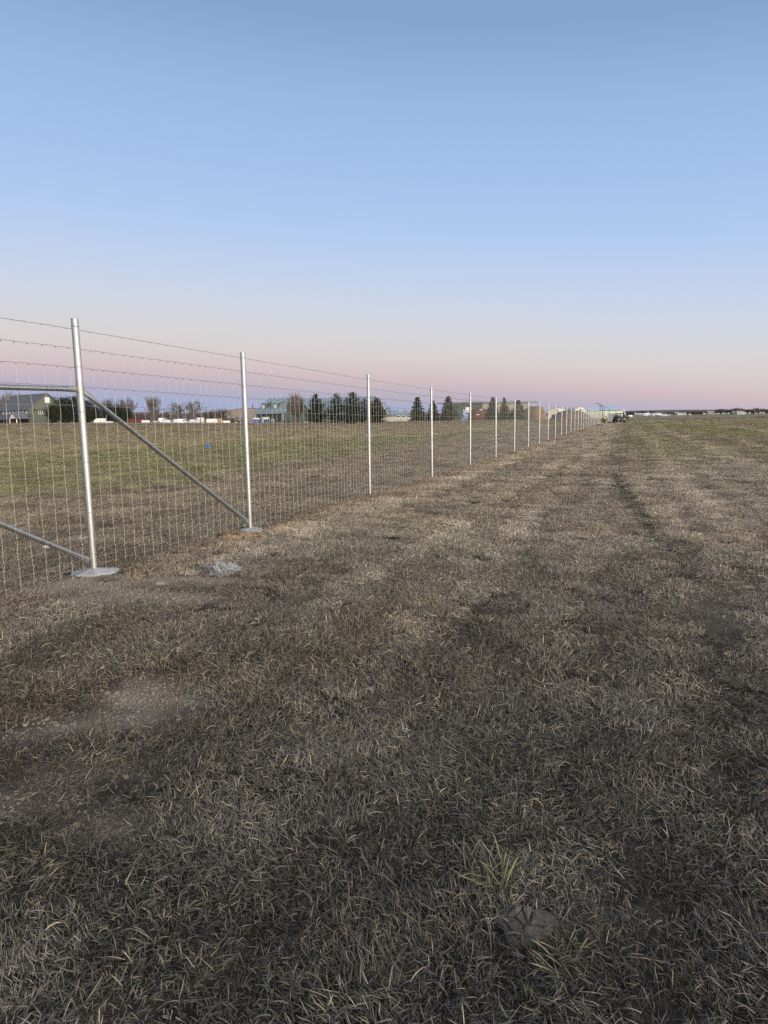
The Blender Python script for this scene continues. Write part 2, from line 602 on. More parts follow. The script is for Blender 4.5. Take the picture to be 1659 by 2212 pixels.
# ------------------------------------------------------------------ grass: clumps of blades set on points
def blade(mb, base, heading, length, width, tilt, curl, seg=3):
    h = Vector((math.cos(heading), math.sin(heading), 0))
    side = Vector((-h.y, h.x, 0))
    roll_ = random.uniform(-0.9, 0.9)
    p = Vector(base); ang = tilt; pts = []
    for i in range(seg + 1):
        pts.append((p.copy(), ang))
        st = length / seg
        p = p + (h * math.sin(ang) + Vector((0, 0, 1)) * math.cos(ang)) * st
        ang = min(ang + curl / seg, 1.9)
        if p.z < 0.004:
            p.z = 0.004
    vs_ = []; fs = []
    for i, (q, an) in enumerate(pts[:-1]):
        w = width * (1.0 if i < 2 else 0.7) * 0.5
        nrm = h * math.cos(an) - Vector((0, 0, 1)) * math.sin(an)
        sd = (side * math.cos(roll_) + nrm * math.sin(roll_)) * w
        vs_ += [q - sd, q + sd]
    vs_.append(pts[-1][0])
    for i in range(seg - 1):
        fs.append((2 * i, 2 * i + 1, 2 * i + 3, 2 * i + 2))
    fs.append((2 * seg - 2, 2 * seg - 1, 2 * seg))
    mb.add(vs_, fs)


grass_col = bpy.data.collections.new('grass_clumps')
NV = 12
for k in range(NV):
    mb = MB()
    lie = random.uniform(-.4, .4)
    for j in range(520):
        r = 0.16 * math.sqrt(random.random())
        t = random.uniform(0, 6.28)
        hd = random.gauss(lie, 0.65) if random.random() < 0.65 else random.uniform(0, 6.28)
        flatness = random.random()
        tilt = random.uniform(0.1, 0.85) if flatness < 0.34 else random.uniform(0.95, 1.58)
        ln = random.uniform(0.019, 0.052) * (1.5 if random.random() < 0.10 else 1)
        z0 = 0.0 if flatness < 0.34 else random.uniform(0, 0.024)
        blade(mb, (r * math.cos(t), r * math.sin(t), z0), hd, ln, random.uniform(0.0014, 0.0034), tilt, random.uniform(-0.5, 1.3))
    me = mb.mesh('grass_clump')
    me.materials.append(M_GRASS)
    grass_col.objects.link(bpy.data.objects.new('grass_clump_%02d' % k, me))


def scatter_group(name, coll):
    ng = bpy.data.node_groups.new(name, 'GeometryNodeTree')
    ng.interface.new_socket('Geometry', in_out='INPUT', socket_type='NodeSocketGeometry')
    ng.interface.new_socket('Geometry', in_out='OUTPUT', socket_type='NodeSocketGeometry')
    n = ng.nodes.new
    gi = n('NodeGroupInput'); go = n('NodeGroupOutput')
    ci = n('GeometryNodeCollectionInfo')
    ci.inputs[0].default_value = coll
    ci.inputs['Separate Children'].default_value = True
    ci.inputs['Reset Children'].default_value = True
    ip = n('GeometryNodeInstanceOnPoints')
    ip.inputs['Pick Instance'].default_value = True
    def attr(nm, typ):
        a = n('GeometryNodeInputNamedAttribute'); a.data_type = typ; a.inputs[0].default_value = nm
        return a.outputs[0]
    er = n('FunctionNodeEulerToRotation')
    L = ng.links.new
    L(attr('rot', 'FLOAT_VECTOR'), er.inputs[0])
    L(gi.outputs[0], ip.inputs['Points'])
    L(ci.outputs[0], ip.inputs['Instance'])
    L(attr('pick', 'INT'), ip.inputs['Instance Index'])
    L(er.outputs[0], ip.inputs['Rotation'])
    L(attr('scl', 'FLOAT_VECTOR'), ip.inputs['Scale'])
    L(ip.outputs[0], go.inputs[0])
    return ng


def scatter(name, pts, rot, scl, pick, ng, material, tint=None):
    me = bpy.data.meshes.new(name)
    me.from_pydata(pts.tolist(), [], [])
    a = me.attributes.new('rot', 'FLOAT_VECTOR', 'POINT'); a.data.foreach_set('vector', rot.astype(np.float32).ravel())
    a = me.attributes.new('scl', 'FLOAT_VECTOR', 'POINT'); a.data.foreach_set('vector', scl.astype(np.float32).ravel())
    a = me.attributes.new('pick', 'INT', 'POINT'); a.data.foreach_set('value', pick.astype(np.int32))
    if tint is not None:
        a = me.attributes.new('tint', 'FLOAT_COLOR', 'POINT'); a.data.foreach_set('color', np.column_stack([tint, np.ones(len(tint))]).astype(np.float32).ravel())
    o = link(name, me, material)
    md = o.modifiers.new('scatter', 'NODES')
    md.node_group = ng
    return o


def fbm(x, y, seed, octv=3):
    t = 0; a = 0; k = 1.0; am = 1.0
    for o_ in range(octv):
        t = t + am * vnoise(x * k, y * k, seed + o_); a += am; k *= 2.1; am *= .55
    return t / a


def field_np(x, y):
    """the same layout of colours as field_group, for the blades"""
    u = FN.x * (x - F0.x) + FN.y * (y - F0.y); a = FD.x * x + FD.y * y
    nb, nm, ns = fbm(x * .35, y * .35, 60), fbm(x * 1.5, y * 1.5, 70), fbm(x * 6, y * 6, 80)
    st, st2 = fbm(u * .9, a * .06, 90), fbm(u * .15, a * .3, 95)
    mixc = lambda f, c, d: c * (1 - f[:, None]) + np.asarray(d) * f[:, None]
    one = np.ones((len(x), 3))
    c = mixc(.25 + .5 * smooth(nm * .4 + st * .6, .40, .62), one * GREY, STRAW)
    strip_ = smooth(u, .2, 1.2) * (1 - smooth(u + nb * 2, 2.2, 6.5)) * smooth(y, 6.5, 9.5)
    c = mixc(strip_ * .65, c, STRAW)
    c = mixc(smooth(nb, .5, .68) * smooth(nm, .35, .65) * .6, c, BROWN)
    c = mixc((1 - smooth(np.abs(u - .15), .1, 1.0)) * .6, c, BROWN)
    c = mixc(smooth(y, 12, 45) * smooth(u, 1, 9) * (.35 + .6 * smooth(st, .3, .6)), c, GREEN)
    c = mixc(smooth(st2, .52, .7) * smooth(y, 14, 30) * smooth(u, .5, 3) * .55, c, BROWN)
    # greyer sward close to the camera, with lens vignette darkening painted into its colour
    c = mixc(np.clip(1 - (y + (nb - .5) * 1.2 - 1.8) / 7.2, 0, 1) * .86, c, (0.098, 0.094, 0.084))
    l = mixc(smooth(nm, .4, .65), one * LB1, LB2)
    l = mixc((1 - smooth(u + (nb - .5) * 5, -8.6, -5.6)) * (.6 + .4 * smooth(st, .25, .6)), l, LGREEN)
    v = .81 * x - .59 * y + (nb - .5) * 6
    l = mixc((1 - smooth(v, -42, -33)) * .85, l, LTAN)
    l = mixc((1 - smooth(v, -56, -46)) * .65, l, LB3)
    c = mixc(1 - smooth(u, -.4, 0), c, l)
    band = fbm(u * 2.2, a * .014, 110)
    bk = 1 + (.80 + .40 * smooth(band, .34, .66) - 1) * (.35 + .65 * smooth(u, -1, 1))
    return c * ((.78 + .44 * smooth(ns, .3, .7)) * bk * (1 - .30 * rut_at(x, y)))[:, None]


GRASS_NG = scatter_group('scatter_grass', grass_col)
YB = [1.2, 3, 6, 10, 14, 20, 30, 45, 70, 110, 190]
RHO = [46, 44, 36, 27, 19, 11, 5.6, 2.6, 1.2, 0.6, 0.3]
SCL = [1.0, 1.0, 1.05, 1.15, 1.3, 1.6, 2.1, 2.8, 3.6, 4.8, 6.5]
P_, S2_ = [], []
for i in range(len(YB) - 1):
    y0, y1 = YB[i], YB[i + 1]
    hw = 0.62 * y1 + 1.6
    rm = max(RHO[i], RHO[i + 1])
    cell = 1 / math.sqrt(rm)
    jx, jy = np.meshgrid(np.arange(-hw, hw, cell), np.arange(y0, y1, cell))
    x = (jx + rng.uniform(0, cell, jx.shape)).ravel(); y = np.minimum((jy + rng.uniform(0, cell, jy.shape)).ravel(), y1)
    n = len(x)
    keep = (rng.random(n) * max(RHO[i], RHO[i + 1]) < np.interp(y, YB, RHO)) & (np.abs(x) < 0.62 * y + 1.6)
    P_.append(np.stack([x[keep], y[keep]], 1))
P_ = np.concatenate(P_)
sl = soil_at(P_[:, 0], P_[:, 1])
thin = 0.86 + 0.3 * vnoise(P_[:, 0] * 1.1, P_[:, 1] * 1.1, 21)
keep = rng.random(len(P_)) < (1 - 0.95 * sl) * thin
foot = [fence_at(0), fence_at(3.05)]
for f_ in foot:
    keep &= np.hypot(P_[:, 0] - f_.x, P_[:, 1] - f_.y) > 0.27
clod_p = on_ground(1135, 2003)
keep &= np.hypot(P_[:, 0] - clod_p.x, P_[:, 1] - clod_p.y) > 0.125
P_ = P_[keep]; sl = sl[keep]
N = len(P_)
s = np.interp(P_[:, 1], YB, SCL) * rng.uniform(0.8, 1.25, N) * (1 - .45 * sl)
tall = 0.8 + 0.5 * vnoise(P_[:, 0] * 1.7, P_[:, 1] * 1.7, 33) * (1 - 0.5 * sl)
near_tall = 1.0
rut_ = rut_at(P_[:, 0], P_[:, 1])
zs = s * tall * near_tall * (1 - .6 * rut_) * np.interp(P_[:, 1], [0, 14, 45, 110, 190], [1, 1, .7, .5, .4])
lay = 9.0 * vnoise(P_[:, 0] * 1.6, P_[:, 1] * 1.6, 40)
rot = np.stack([rng.normal(0, .06, N), rng.normal(0, .06, N), lay + rng.normal(0, 1.3, N)], 1)
pts3 = np.column_stack([P_, ground(P_[:, 0], P_[:, 1]) - 0.002])
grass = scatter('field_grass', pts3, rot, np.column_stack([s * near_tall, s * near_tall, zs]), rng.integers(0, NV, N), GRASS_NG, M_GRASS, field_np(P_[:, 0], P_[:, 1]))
tag(grass, 'short dry mown grass covering the whole field', 'grass', kind='stuff')

# ------------------------------------------------------------------ fence
S1, S2 = 3.05, 4.834
POST_D = [-S1, 0.0, S1] + [S1 + S2 * k for k in range(1, 28)]
ORD = ['first', 'second', 'third', 'fourth', 'fifth', 'sixth', 'seventh', 'eighth', 'ninth', 'tenth', 'eleventh', 'twelfth', 'thirteenth', 'fourteenth',
       'fifteenth', 'sixteenth', 'seventeenth', 'eighteenth', 'nineteenth', 'twentieth', 'twenty-first', 'twenty-second', 'twenty-third', 'twenty-fourth',
       'twenty-fifth', 'twenty-sixth', 'twenty-seventh', 'twenty-eighth', 'twenty-ninth', 'thirtieth']


def post_mesh(r, h, n=28):
    mb = MB()
    prof = [(r, -0.3), (r, h - 0.003), (r - 0.001, h), (r - 0.004, h), (r - 0.005, h - 0.003), (r - 0.005, h - 0.25), (0.0005, h - 0.25)]
    for rr, z in prof:
        mb.v += [(rr * math.cos(2 * math.pi * k / n), rr * math.sin(2 * math.pi * k / n), z) for k in range(n)]
    for i in range(len(prof) - 1):
        for k in range(n):
            k2 = (k + 1) % n
            mb.f.append((i * n + k, i * n + k2, (i + 1) * n + k2, (i + 1) * n + k))
    return mb.mesh('fence_post')


pm_brace = post_mesh(0.0345, 2.5)
pm_line = post_mesh(0.030, 2.5)


def footing_mesh(seed, r=0.205):
    mb = MB(); n = 40
    rnd = random.Random(seed)
    ph = [rnd.uniform(0, 6.28) for _ in range(4)]
    def rad(t):
        return r * (1 + .13 * math.sin(2 * t + ph[0]) + .09 * math.sin(3 * t + ph[1]) + .05 * math.sin(7 * t + ph[2]) + .04 * math.sin(11 * t + ph[3]))
    rings = [(1.0, -0.06), (1.0, 0.006), (0.95, 0.015), (0.85, 0.021), (0.6, 0.030), (0.3, 0.044), (0.02, 0.055)]
    for k, z in rings:
        for j in range(n):
            t = 2 * math.pi * j / n
            mb.v.append((rad(t) * k * math.cos(t), rad(t) * k * math.sin(t), z + (rnd.uniform(-.006, .006) if z > 0 else 0)))
    for i in range(len(rings) - 1):
        for j in range(n):
            j2 = (j + 1) % n
            mb.f.append((i * n + j, i * n + j2, (i + 1) * n + j2, (i + 1) * n + j))
    mb.f.append(tuple((len(rings) - 1) * n + j for j in range(n)))
    return mb.mesh('concrete_footing')


leans = {1: (-.2, 0), 2: (-.1, 0), 3: (.15, 0)}
for i, d in enumerate(POST_D):
    p = fence_at(d)
    brace = i < 3
    o = link('fence_post', pm_brace if brace else pm_line, M_GALV, None, p, smooth_=True)
    if i == 1: p.x += 0.012
    if i == 2: p.x += 0.004
    o.location = p
    lx, ly = leans.get(i, (random.uniform(-.35, .35), random.uniform(-.35, .35)))
    o.rotation_mode = 'ZYX'
    o.rotation_euler = (R(-ly), R(lx), random.uniform(0, 6.28))
    if i == 0:
        lab = 'galvanised corner brace post just beyond the left edge'
    elif i == 1:
        lab = 'nearest tall galvanised post with rails welded on both sides, set in concrete'
    elif i == 2:
        lab = 'galvanised post in concrete at the foot of the long diagonal brace'
    else:
        lab = 'plain galvanised line post, %s post from the left edge' % ORD[i - 1]
    tag(o, lab, 'fence post', 'galvanised posts along the field fence')
    if brace:
        ft = link('concrete_footing', footing_mesh(40 + i), M_CONC, o, smooth_=True)
        ft.location = (0.0, 0.0, 0.0)
        mb = MB()
        for q in ([(0, 1.77)] if i == 1 else []):
            mb.path([(0, 0, 1.76), (0, 0, 1.90)], 0.0362, 20, False)
            obj('weld_collar', mb, M_GALV, o, smooth_=True)


tie_mb = MB()
tie_mb.path([(.037 * math.cos(t), .037 * math.sin(t), .004 * math.sin(2 * t)) for t in np.linspace(0, 2 * math.pi, 21)], .0022, 5, False)
tie_mb.path([(0, -.037, 0), (.004, -.046, -.004), (-.003, -.052, .003), (.002, -.058, -.008)], .0022, 5)
tie_me = tie_mb.mesh('wire_tie')
for o in [o_ for o_ in C.objects if o_.name.startswith('fence_post')][1:9]:
    for zt in (2.425, 2.04, 1.62, 1.12, .62, .2):
        t_ = link('wire_tie', tie_me, M_GALV, o)
        t_.location = (0, 0, zt + random.uniform(-.01, .01)); t_.rotation_euler = (0, 0, -o.rotation_euler.z + random.uniform(-.5, .5))
        k_ = .97 if o.data == pm_brace else .86
        t_.scale = (k_, k_, 1)


def rail(a, b, r, label):
    """round rail pinched flat at both ends"""
    a = Vector(a); b = Vector(b)
    L_ = (b - a).length; d = (b - a).normalized()
    ts = [0, 0.05, 0.13, 0.22, 0.3] + [0.3 + (L_ - .6) * k / 6 for k in range(1, 6)] + [L_ - .3, L_ - .22, L_ - .13, L_ - .05, L_]
    fl = [(0.25, 1.35), (0.3, 1.32), (0.7, 1.15), (0.95, 1.03), None] + [None] * 5 + [None, (0.95, 1.03), (0.7, 1.15), (0.3, 1.32), (0.25, 1.35)]
    mb = MB()
    mb.path([d * t + Vector((0, 0, -0.006 * math.sin(math.pi * t / L_))) for t in ts], r, 18, True, fl)
    return tag(obj('brace_rail', mb, M_GALV, None, a, True), label, 'rail', 'tubular brace rails of the fence')


pA, pB, pC = fence_at(-S1), fence_at(0), fence_at(S1)
off = FD * 0.012
rail(pA + off + Vector((0, 0, 1.83)), pB - off + Vector((0, 0, 1.83)), 0.0238, 'horizontal galvanised rail running from left edge to the nearest post')
rail(pA + off + Vector((0, 0, 1.77)), pB - off * 1.1 + Vector((0, 0, 0.12)), 0.0238, 'low galvanised diagonal rail entering from left edge to nearest footing')
rail(pB + off + Vector((0, 0, 1.83)), pC - off * 1.1 + Vector((0, 0, 0.12)), 0.0238, 'long galvanised diagonal rail sloping down from nearest post to second post')

# woven wire: 19 line wires and a stay every 15 cm
SP = [.186, .186, .186, .186, .18, .175, .165, .155, .145, .135, .125, .115, .105, .095, .085, .08, .078, .076]
WH = [2.425]
for s_ in SP:
    WH.append(WH[-1] - s_)
sh = WH[-1] - 0.015
WH = [2.425 - (2.425 - h) * (2.425 - 0.015) / (2.425 - WH[-1]) for h in WH]
WOFF = -0.036        # the fabric hangs on the far side of the posts
D0, D1 = -S1 - 0.3, POST_D[-1]
fabric = thing('wire_fence', 'tall galvanised woven wire fence fabric stretched along the whole post line', 'wire fence', fence_at(0))
fl0 = fence_at(0)


def fabric_pt(d, z):
    p = fence_at(d, 0, WOFF)
    # the fabric hangs straight between posts
    return p + Vector((0, 0, z)) - fl0


STAY = 0.1524


def ground_smooth(d):
    p = F0 + FD * d
    return float(np.interp(p.y, PROF_Y, PROF_Z))


def fab(d, z, off_=0.0):
    p = F0 + FD * d + FN * (WOFF + off_)
    return Vector((p.x, p.y, ground_smooth(d) + z)) - fl0


for wi, h in enumerate(WH):
    mb = MB(); pts = []
    d = D0
    rnd = random.Random(wi)
    while d < D1:
        near = d < 30
        if near:
            sag = 0.006 * math.sin(d * 2.3 + wi)
            pts += [fab(d, h + rnd.uniform(-.0025, .0025)), fab(d + .035, h + rnd.uniform(.001, .005)), fab(d + .075, h - rnd.uniform(0, .004)),
                    fab(d + .115, h + rnd.uniform(0, .004))]
            d += STAY
        else:
            pts.append(fab(d, h)); d += STAY * 4
    pts.append(fab(D1, h))
    mb.path(pts, 0.0024 if wi in (0, 18) else 0.0021, 4, True)
    obj('line_wire', mb, M_LINEWIRE, fabric)

variants = []
for k in range(9):
    rnd = random.Random(100 + k)
    mb = MB()
    pts = []
    for wi, h in enumerate(WH):
        pts.append((rnd.uniform(-.006, .006), 0, h))
        if wi < 18:
            hm = (h + WH[wi + 1]) / 2
            pts.append((pts[-1][0] + rnd.uniform(-.004, .004), rnd.uniform(-.002, .002), hm))
    mb.path(pts, 0.0020, 4, True)
    nst = len(mb.f)
    for wi, h in enumerate(WH):
        x = pts[wi * 2][0]
        w = .0085; hh = .015 if wi else .007
        dz = -.006 if wi else 0
        mb.add([(x - w, 0, h + dz), (x + w, 0, h + dz), (x, -w, h + dz), (x, w, h + dz), (x, 0, h + hh * .7), (x, 0, h + dz - hh * 1.3)],
               [(0, 2, 4), (2, 1, 4), (1, 3, 4), (3, 0, 4), (2, 0, 5), (1, 2, 5), (3, 1, 5), (0, 3, 5)])
    me = mb.mesh('stay_wire')
    me.materials.append(M_WIRE); me.materials.append(M_LINEWIRE)
    me.polygons.foreach_set('material_index', [0 if i_ < nst else 1 for i_ in range(len(me.polygons))])
    variants.append(me)
far_mb = MB()
d = D0 + 0.07
k = 0
while d < D1 - .1:
    if k < 300:
        o = link('stay_wire', variants[k % 9], M_WIRE, fabric)
        o.location = fab(d, 0)
        o.rotation_euler = (random.gauss(0, .003), random.gauss(0, .003), math.pi / 2 - TH + (math.pi if k % 2 else 0))
    else:
        far_mb.path([fab(d + random.uniform(-.01, .01), WH[-1]), fab(d, WH[0])], 0.0018, 3, False)
    d += STAY
    k += 1
tag(obj('far_stay_wires', far_mb, M_WIRE, fabric), kind='stuff')

# ------------------------------------------------------------------ soil, stones and litter close by
def lump(name, loc, sx, sy, sz, material, label, cat, seed=0, rough=0.35, group=None, sub=3, freq=2.2):
    bm = bmesh.new()
    bmesh.ops.create_icosphere(bm, subdivisions=sub, radius=1.0)
    for v in bm.verts:
        n = mnoise.noise(v.co * freq + Vector((seed * 7.1, 0, 0))) + 0.5 * mnoise.noise(v.co * freq * 2.7 + Vector((0, seed * 3.3, 0)))
        v.co *= 1 + rough * n
        if v.co.z < -0.35:
            v.co.z = -0.35
        v.co.x *= sx; v.co.y *= sy; v.co.z *= sz
    me = bpy.data.meshes.new(name)
    bm.to_mesh(me); bm.free()
    o = link(name, me, material, None, loc)
    return tag(o, label, cat, group)


M_CHUNK = mat('crumbly_concrete', (0.30, 0.312, 0.33), 0.9, 0, 0.7, 55.0, 1.0, 120)
M_SOIL = mat('dug_soil', (0.27, 0.205, 0.14), 0.95, 0, 0.35, 18.0, 1.0, 60)
M_CLOD = mat('dry_clod', (0.135, 0.122, 0.103), 0.95, 0, 0.45, 22.0, 1.0, 90)
M_STONE = mat('field_stone', (0.34, 0.31, 0.27), 0.9, 0, 0.25, 10.0, 0.7, 40)

# lump of spilled concrete: a body with aggregate stuck all over
p = on_ground(484, 1240)
chunk = lump('concrete_lump', p + Vector((0, 0, .015)), .135, .08, .09, M_CHUNK, 'pale crumbly lump of spilled concrete lying on the grass', 'concrete lump', 3, .75, sub=4, freq=2.6)
rnd = random.Random(5)
mb = MB()
for k in range(150):
    t = rnd.uniform(0, 6.28); c_ = rnd.uniform(-.1, 1)
    d = Vector((math.cos(t) * math.sqrt(1 - c_ * c_), math.sin(t) * math.sqrt(1 - c_ * c_), c_))
    q = Vector((d.x * .14, d.y * .085, d.z * .085)) * rnd.uniform(.8, 1.1)
    r = rnd.uniform(.007, .02)
    mb.add([q + Vector(e) * r * rnd.uniform(.7, 1.2) for e in ((1, 0, 0), (-1, 0, 0), (0, 1, 0), (0, -1, 0), (0, 0, 1), (0, 0, -1))],
           [(0, 2, 4), (2, 1, 4), (1, 3, 4), (3, 0, 4), (2, 0, 5), (1, 2, 5), (3, 1, 5), (0, 3, 5)])
tag(obj('aggregate', mb, M_CHUNK, chunk), kind='stuff')
for k, (px_, py_, s_, lb) in enumerate([(408, 1217, .045, 'flat pale stone in the trodden soil near the concrete lump'), (333, 1249, .024, 'small pale pebble right of the nearest footing'),
                                        (345, 1262, .05, 'flat buff stone half sunk in bare soil by nearest footing'), (640, 1258, .042, 'rounded pale stone alone in the grass right of the concrete lump'),
                                        (680, 1303, .030, 'small tan stone lowest right of the concrete lump'), (1112, 989, .085, 'pale stone at the foot of the line posts'),
                                        (999, 1318, .06, 'pale grey stone half hidden in straw mid field')]):
    p = on_ground(px_, py_)
    lump('stone', p, s_, s_ * .8, s_ * .45, M_STONE, lb, 'stone', 20 + k, .3, 'loose stones in the grass', 2)

# dug soil thrown up at the second footing and the first
for k, (px_, py_, sx, sy, sz, lb) in enumerate([(497, 1165, .14, .07, .055, 'left clod of orange soil dug up at the second footing'), (531, 1162, .13, .07, .06, 'middle clod of orange soil dug up before the second footing'),
                                                (566, 1160, .05, .04, .04, 'small right clod of orange soil at the second footing'), (237, 1254, .13, .05, .03, 'dark ridge of dug soil right of the nearest footing')]):
    p = on_ground(px_, py_)
    lump('soil_clod', p, sx, sy, sz, M_SOIL if k < 3 else M_CLOD, lb, 'soil clod', 50 + k, .55, 'clods dug up at the footings', 4, 3.0)

# cracked dry clod by the camera: wedges split from a centre
p = on_ground(1135, 2003)
cl = thing('cracked_clod', 'cracked grey clod of dried mud in foreground grass', 'mud clod', p + Vector((0, 0, -.002)))
rnd = random.Random(12)
seeds = [(rnd.uniform(-.07, .07), rnd.uniform(-.06, .06)) for _ in range(8)]
for i, s_ in enumerate(seeds):
    poly = []
    for j in range(28):
        t = 2 * math.pi * j / 28
        rr = .092 * (1 + .12 * math.sin(3 * t + 1) + .07 * math.sin(5 * t))
        poly.append(Vector((rr * math.cos(t), rr * .85 * math.sin(t))))
    for j, o_ in enumerate(seeds):
        if j == i:
            continue
        a = Vector(s_); b = Vector(o_)
        n = (b - a).normalized(); mid = (a + b) / 2 - n * rnd.uniform(.0004, .0022)
        out = []
        for k in range(len(poly)):
            u_, v_ = poly[k], poly[(k + 1) % len(poly)]
            du, dv = (u_ - mid).dot(n), (v_ - mid).dot(n)
            if du <= 0: out.append(u_)
            if du * dv < 0: out.append(u_ + (v_ - u_) * (du / (du - dv)))
        poly = out
        if not poly: break
    if len(poly) < 3: continue
    mb = MB()
    cen = sum(poly, Vector((0, 0))) / len(poly)
    hz = lambda q: .028 * math.sqrt(max(0, 1 - (q.length / .115) ** 2)) + rnd.uniform(-.0035, .0035)
    lo = [(q.x, q.y, -.01) for q in poly]
    up = [(q.x, q.y, hz(q) - .004) for q in poly]
    inn = [((q * .82 + cen * .18).x, (q * .82 + cen * .18).y, hz(q * .82 + cen * .18)) for q in poly]
    n = len(poly)
    mb.add(lo + up + inn + [(cen.x, cen.y, hz(cen))], [(k, (k + 1) % n, n + (k + 1) % n, n + k) for k in range(n)] +
           [(n + k, n + (k + 1) % n, 2 * n + (k + 1) % n, 2 * n + k) for k in range(n)] + [(2 * n + k, 2 * n + (k + 1) % n, 3 * n) for k in range(n)])
    obj('clod_piece', mb, M_CLOD, cl)

# crumbs of soil in the bare patches
crumb_col = bpy.data.collections.new('soil_crumbs')
for k in range(5):
    bm = bmesh.new()
    bmesh.ops.create_icosphere(bm, subdivisions=1, radius=0.008)
    for v in bm.verts:
        v.co *= random.uniform(.6, 1.2)
    me = bpy.data.meshes.new('crumb'); bm.to_mesh(me); bm.free()
    me.materials.append(mat('soil_crumb', (0.20, 0.178, 0.145), .95, 0, .3, 60))
    crumb_col.objects.link(bpy.data.objects.new('crumb_%d' % k, me))
pc = []
for cx, cy, rx, ry, st in SOIL:
    n = int(5200 * rx * ry * 4 * st)
    pc.append(np.stack([cx + rng.normal(0, rx * .75, n), cy + rng.normal(0, ry * .75, n)], 1))
pc = np.concatenate(pc)
k_ = rng.random(len(pc)) < 0.15 + soil_at(pc[:, 0], pc[:, 1])
pc = pc[k_]; n = len(pc)
sz_ = np.clip(rng.lognormal(-.75, .55, n), .15, 2.6)[:, None] * np.ones(3)
tag(scatter('soil_crumbs', np.column_stack([pc, ground(pc[:, 0], pc[:, 1])]), rng.uniform(0, 6, (n, 3)), sz_, rng.integers(0, 5, n),
            scatter_group('scatter_crumbs', crumb_col), MAT['soil_crumb']), 'loose soil crumbs on the bare patches', 'soil', kind='stuff')

# fresh green tuft and other foreground tufts
def tuft(px_, py_, n, ln, col, label, spread=.05, wid=.0055):
    p = on_ground(px_, py_)
    mb = MB()
    for k in range(n):
        t = random.uniform(0, 6.28); r = spread * math.sqrt(random.random())
        blade(mb, (r * math.cos(t), r * math.sin(t), 0), random.uniform(0, 6.28), ln * random.uniform(.5, 1.15), wid * random.uniform(.6, 1.2), random.uniform(.5, 1.45), random.uniform(.1, .9), 4)
    o = obj('grass_tuft', mb, mat('tuft_%s' % str(col), col, .8, 0, .4, 30, coords='Generated'), None, p)
    tag(o, label, 'grass tuft', 'leafy tufts in the foreground grass')


tuft(1075, 1900, 95, .13, (.17, .165, .088), 'greenish tuft behind the cracked clod in the foreground', .07)
tuft(1030, 1880, 40, .12, (.14, .125, .085), 'pale straw tuft left of the greenish tuft', .06)
tuft(1215, 2080, 40, .10, (.19, .175, .10), 'yellowish tuft right of and below the cracked clod', .06)
tuft(1285, 2010, 26, .10, (.13, .12, .07), 'sparse yellow tuft at the right of the cracked clod', .05)
tuft(640, 1600, 55, .12, (.15, .14, .085), 'long bent tuft in mid foreground left of centre', .09)
tuft(1400, 1760, 45, .10, (.15, .13, .09), 'buff tuft in the right foreground', .08)
tuft(930, 1380, 60, .11, (.27, .215, .14), 'tan tuft standing up in the middle of the field', .12)

# blue rag and white scrap beyond the fence
p = on_ground(450, 968)
lump('blue_rag', p + Vector((0, 0, .08)), .15, .10, .14, mat('blue_plastic', (.03, .10, .42), .5), 'small crumpled blue plastic bag on the grass beyond the fence', 'bag', 77, .8, sub=3, freq=1.8)
p = on_ground(101, 1186)
lump('paper_scrap', p + Vector((0, 0, .02)), .045, .02, .03, M_WHITE, 'crumpled white paper scrap on grass beyond the low diagonal rail', 'paper', 78, .8, sub=2)

# ------------------------------------------------------------------ buildings
def shell(L, W, eh, rh, wall, roof, root, over=.5, ribs=0.0, t=.12):
    """gabled block: x 0..L along the ridge, y 0..W deep, eaves eh, ridge rh"""
    mb = MB()
    mb.prism([(0, -.6), (W, -.6), (W, eh), (W / 2, rh), (0, eh)], 0, L, 'x')
    w = obj('wall', mb, wall, root)
    mb = MB()
    k = (rh - eh) / (W / 2)
    zo = eh - over * k
    up = .06
    for s_, (y0, y1) in ((1, (-over, W / 2)), (-1, (W + over, W / 2))):
        a, b = (-over, y0, zo + t + up), (L + over, y0, zo + t + up)
        c, d = (L + over, y1, rh + t + up), (-over, y1, rh + t + up)
        if s_ > 0: mb.slab(a, b, c, d, t)
        else: mb.slab(b, a, d, c, t)
        if ribs:
            x = -over + .1
            while x < L + over:
                mb.slab((x, y0, zo + t + up + .05), (x + .05, y0, zo + t + up + .05), (x + .05, y1, rh + t + up + .05), (x, y1, rh + t + up + .05), .05)
                x += ribs
    r = obj('roof', mb, roof, root)
    return w, r


def window(root, x, y, z, w, h, face='front', frame=None, pane=None, bars=True):
    """window on the y = const front face, or on an end face x = const"""
    mb = MB(); f = .12
    def bx(m_, a0, a1, z0, z1, o0, o1):
        if face == 'front': m_.box(a0, a1, y - o1, y - o0, z0, z1)
        else: m_.box(x + o0, x + o1, a0, a1, z0, z1)
    c = x if face == 'front' else y
    bx(mb, c - w / 2, c + w / 2, z - f, z, .0, .08); bx(mb, c - w / 2, c + w / 2, z + h, z + h + f, .0, .08)
    bx(mb, c - w / 2 - f, c - w / 2, z - f, z + h + f, .0, .08); bx(mb, c + w / 2, c + w / 2 + f, z - f, z + h + f, .0, .08)
    if bars:
        bx(mb, c - .04, c + .04, z, z + h, .02, .07)
        bx(mb, c - w / 2, c - .04, z + h * .55, z + h * .55 + .07, .025, .065); bx(mb, c + .04, c + w / 2, z + h * .55, z + h * .55 + .07, .025, .065)
    o = obj('window', mb, frame or M_WHITE, root)
    mb = MB()
    bx(mb, c - w / 2, c + w / 2, z, z + h, .005, .015)
    obj('pane', mb, pane or M_GLASS, o)
    return o


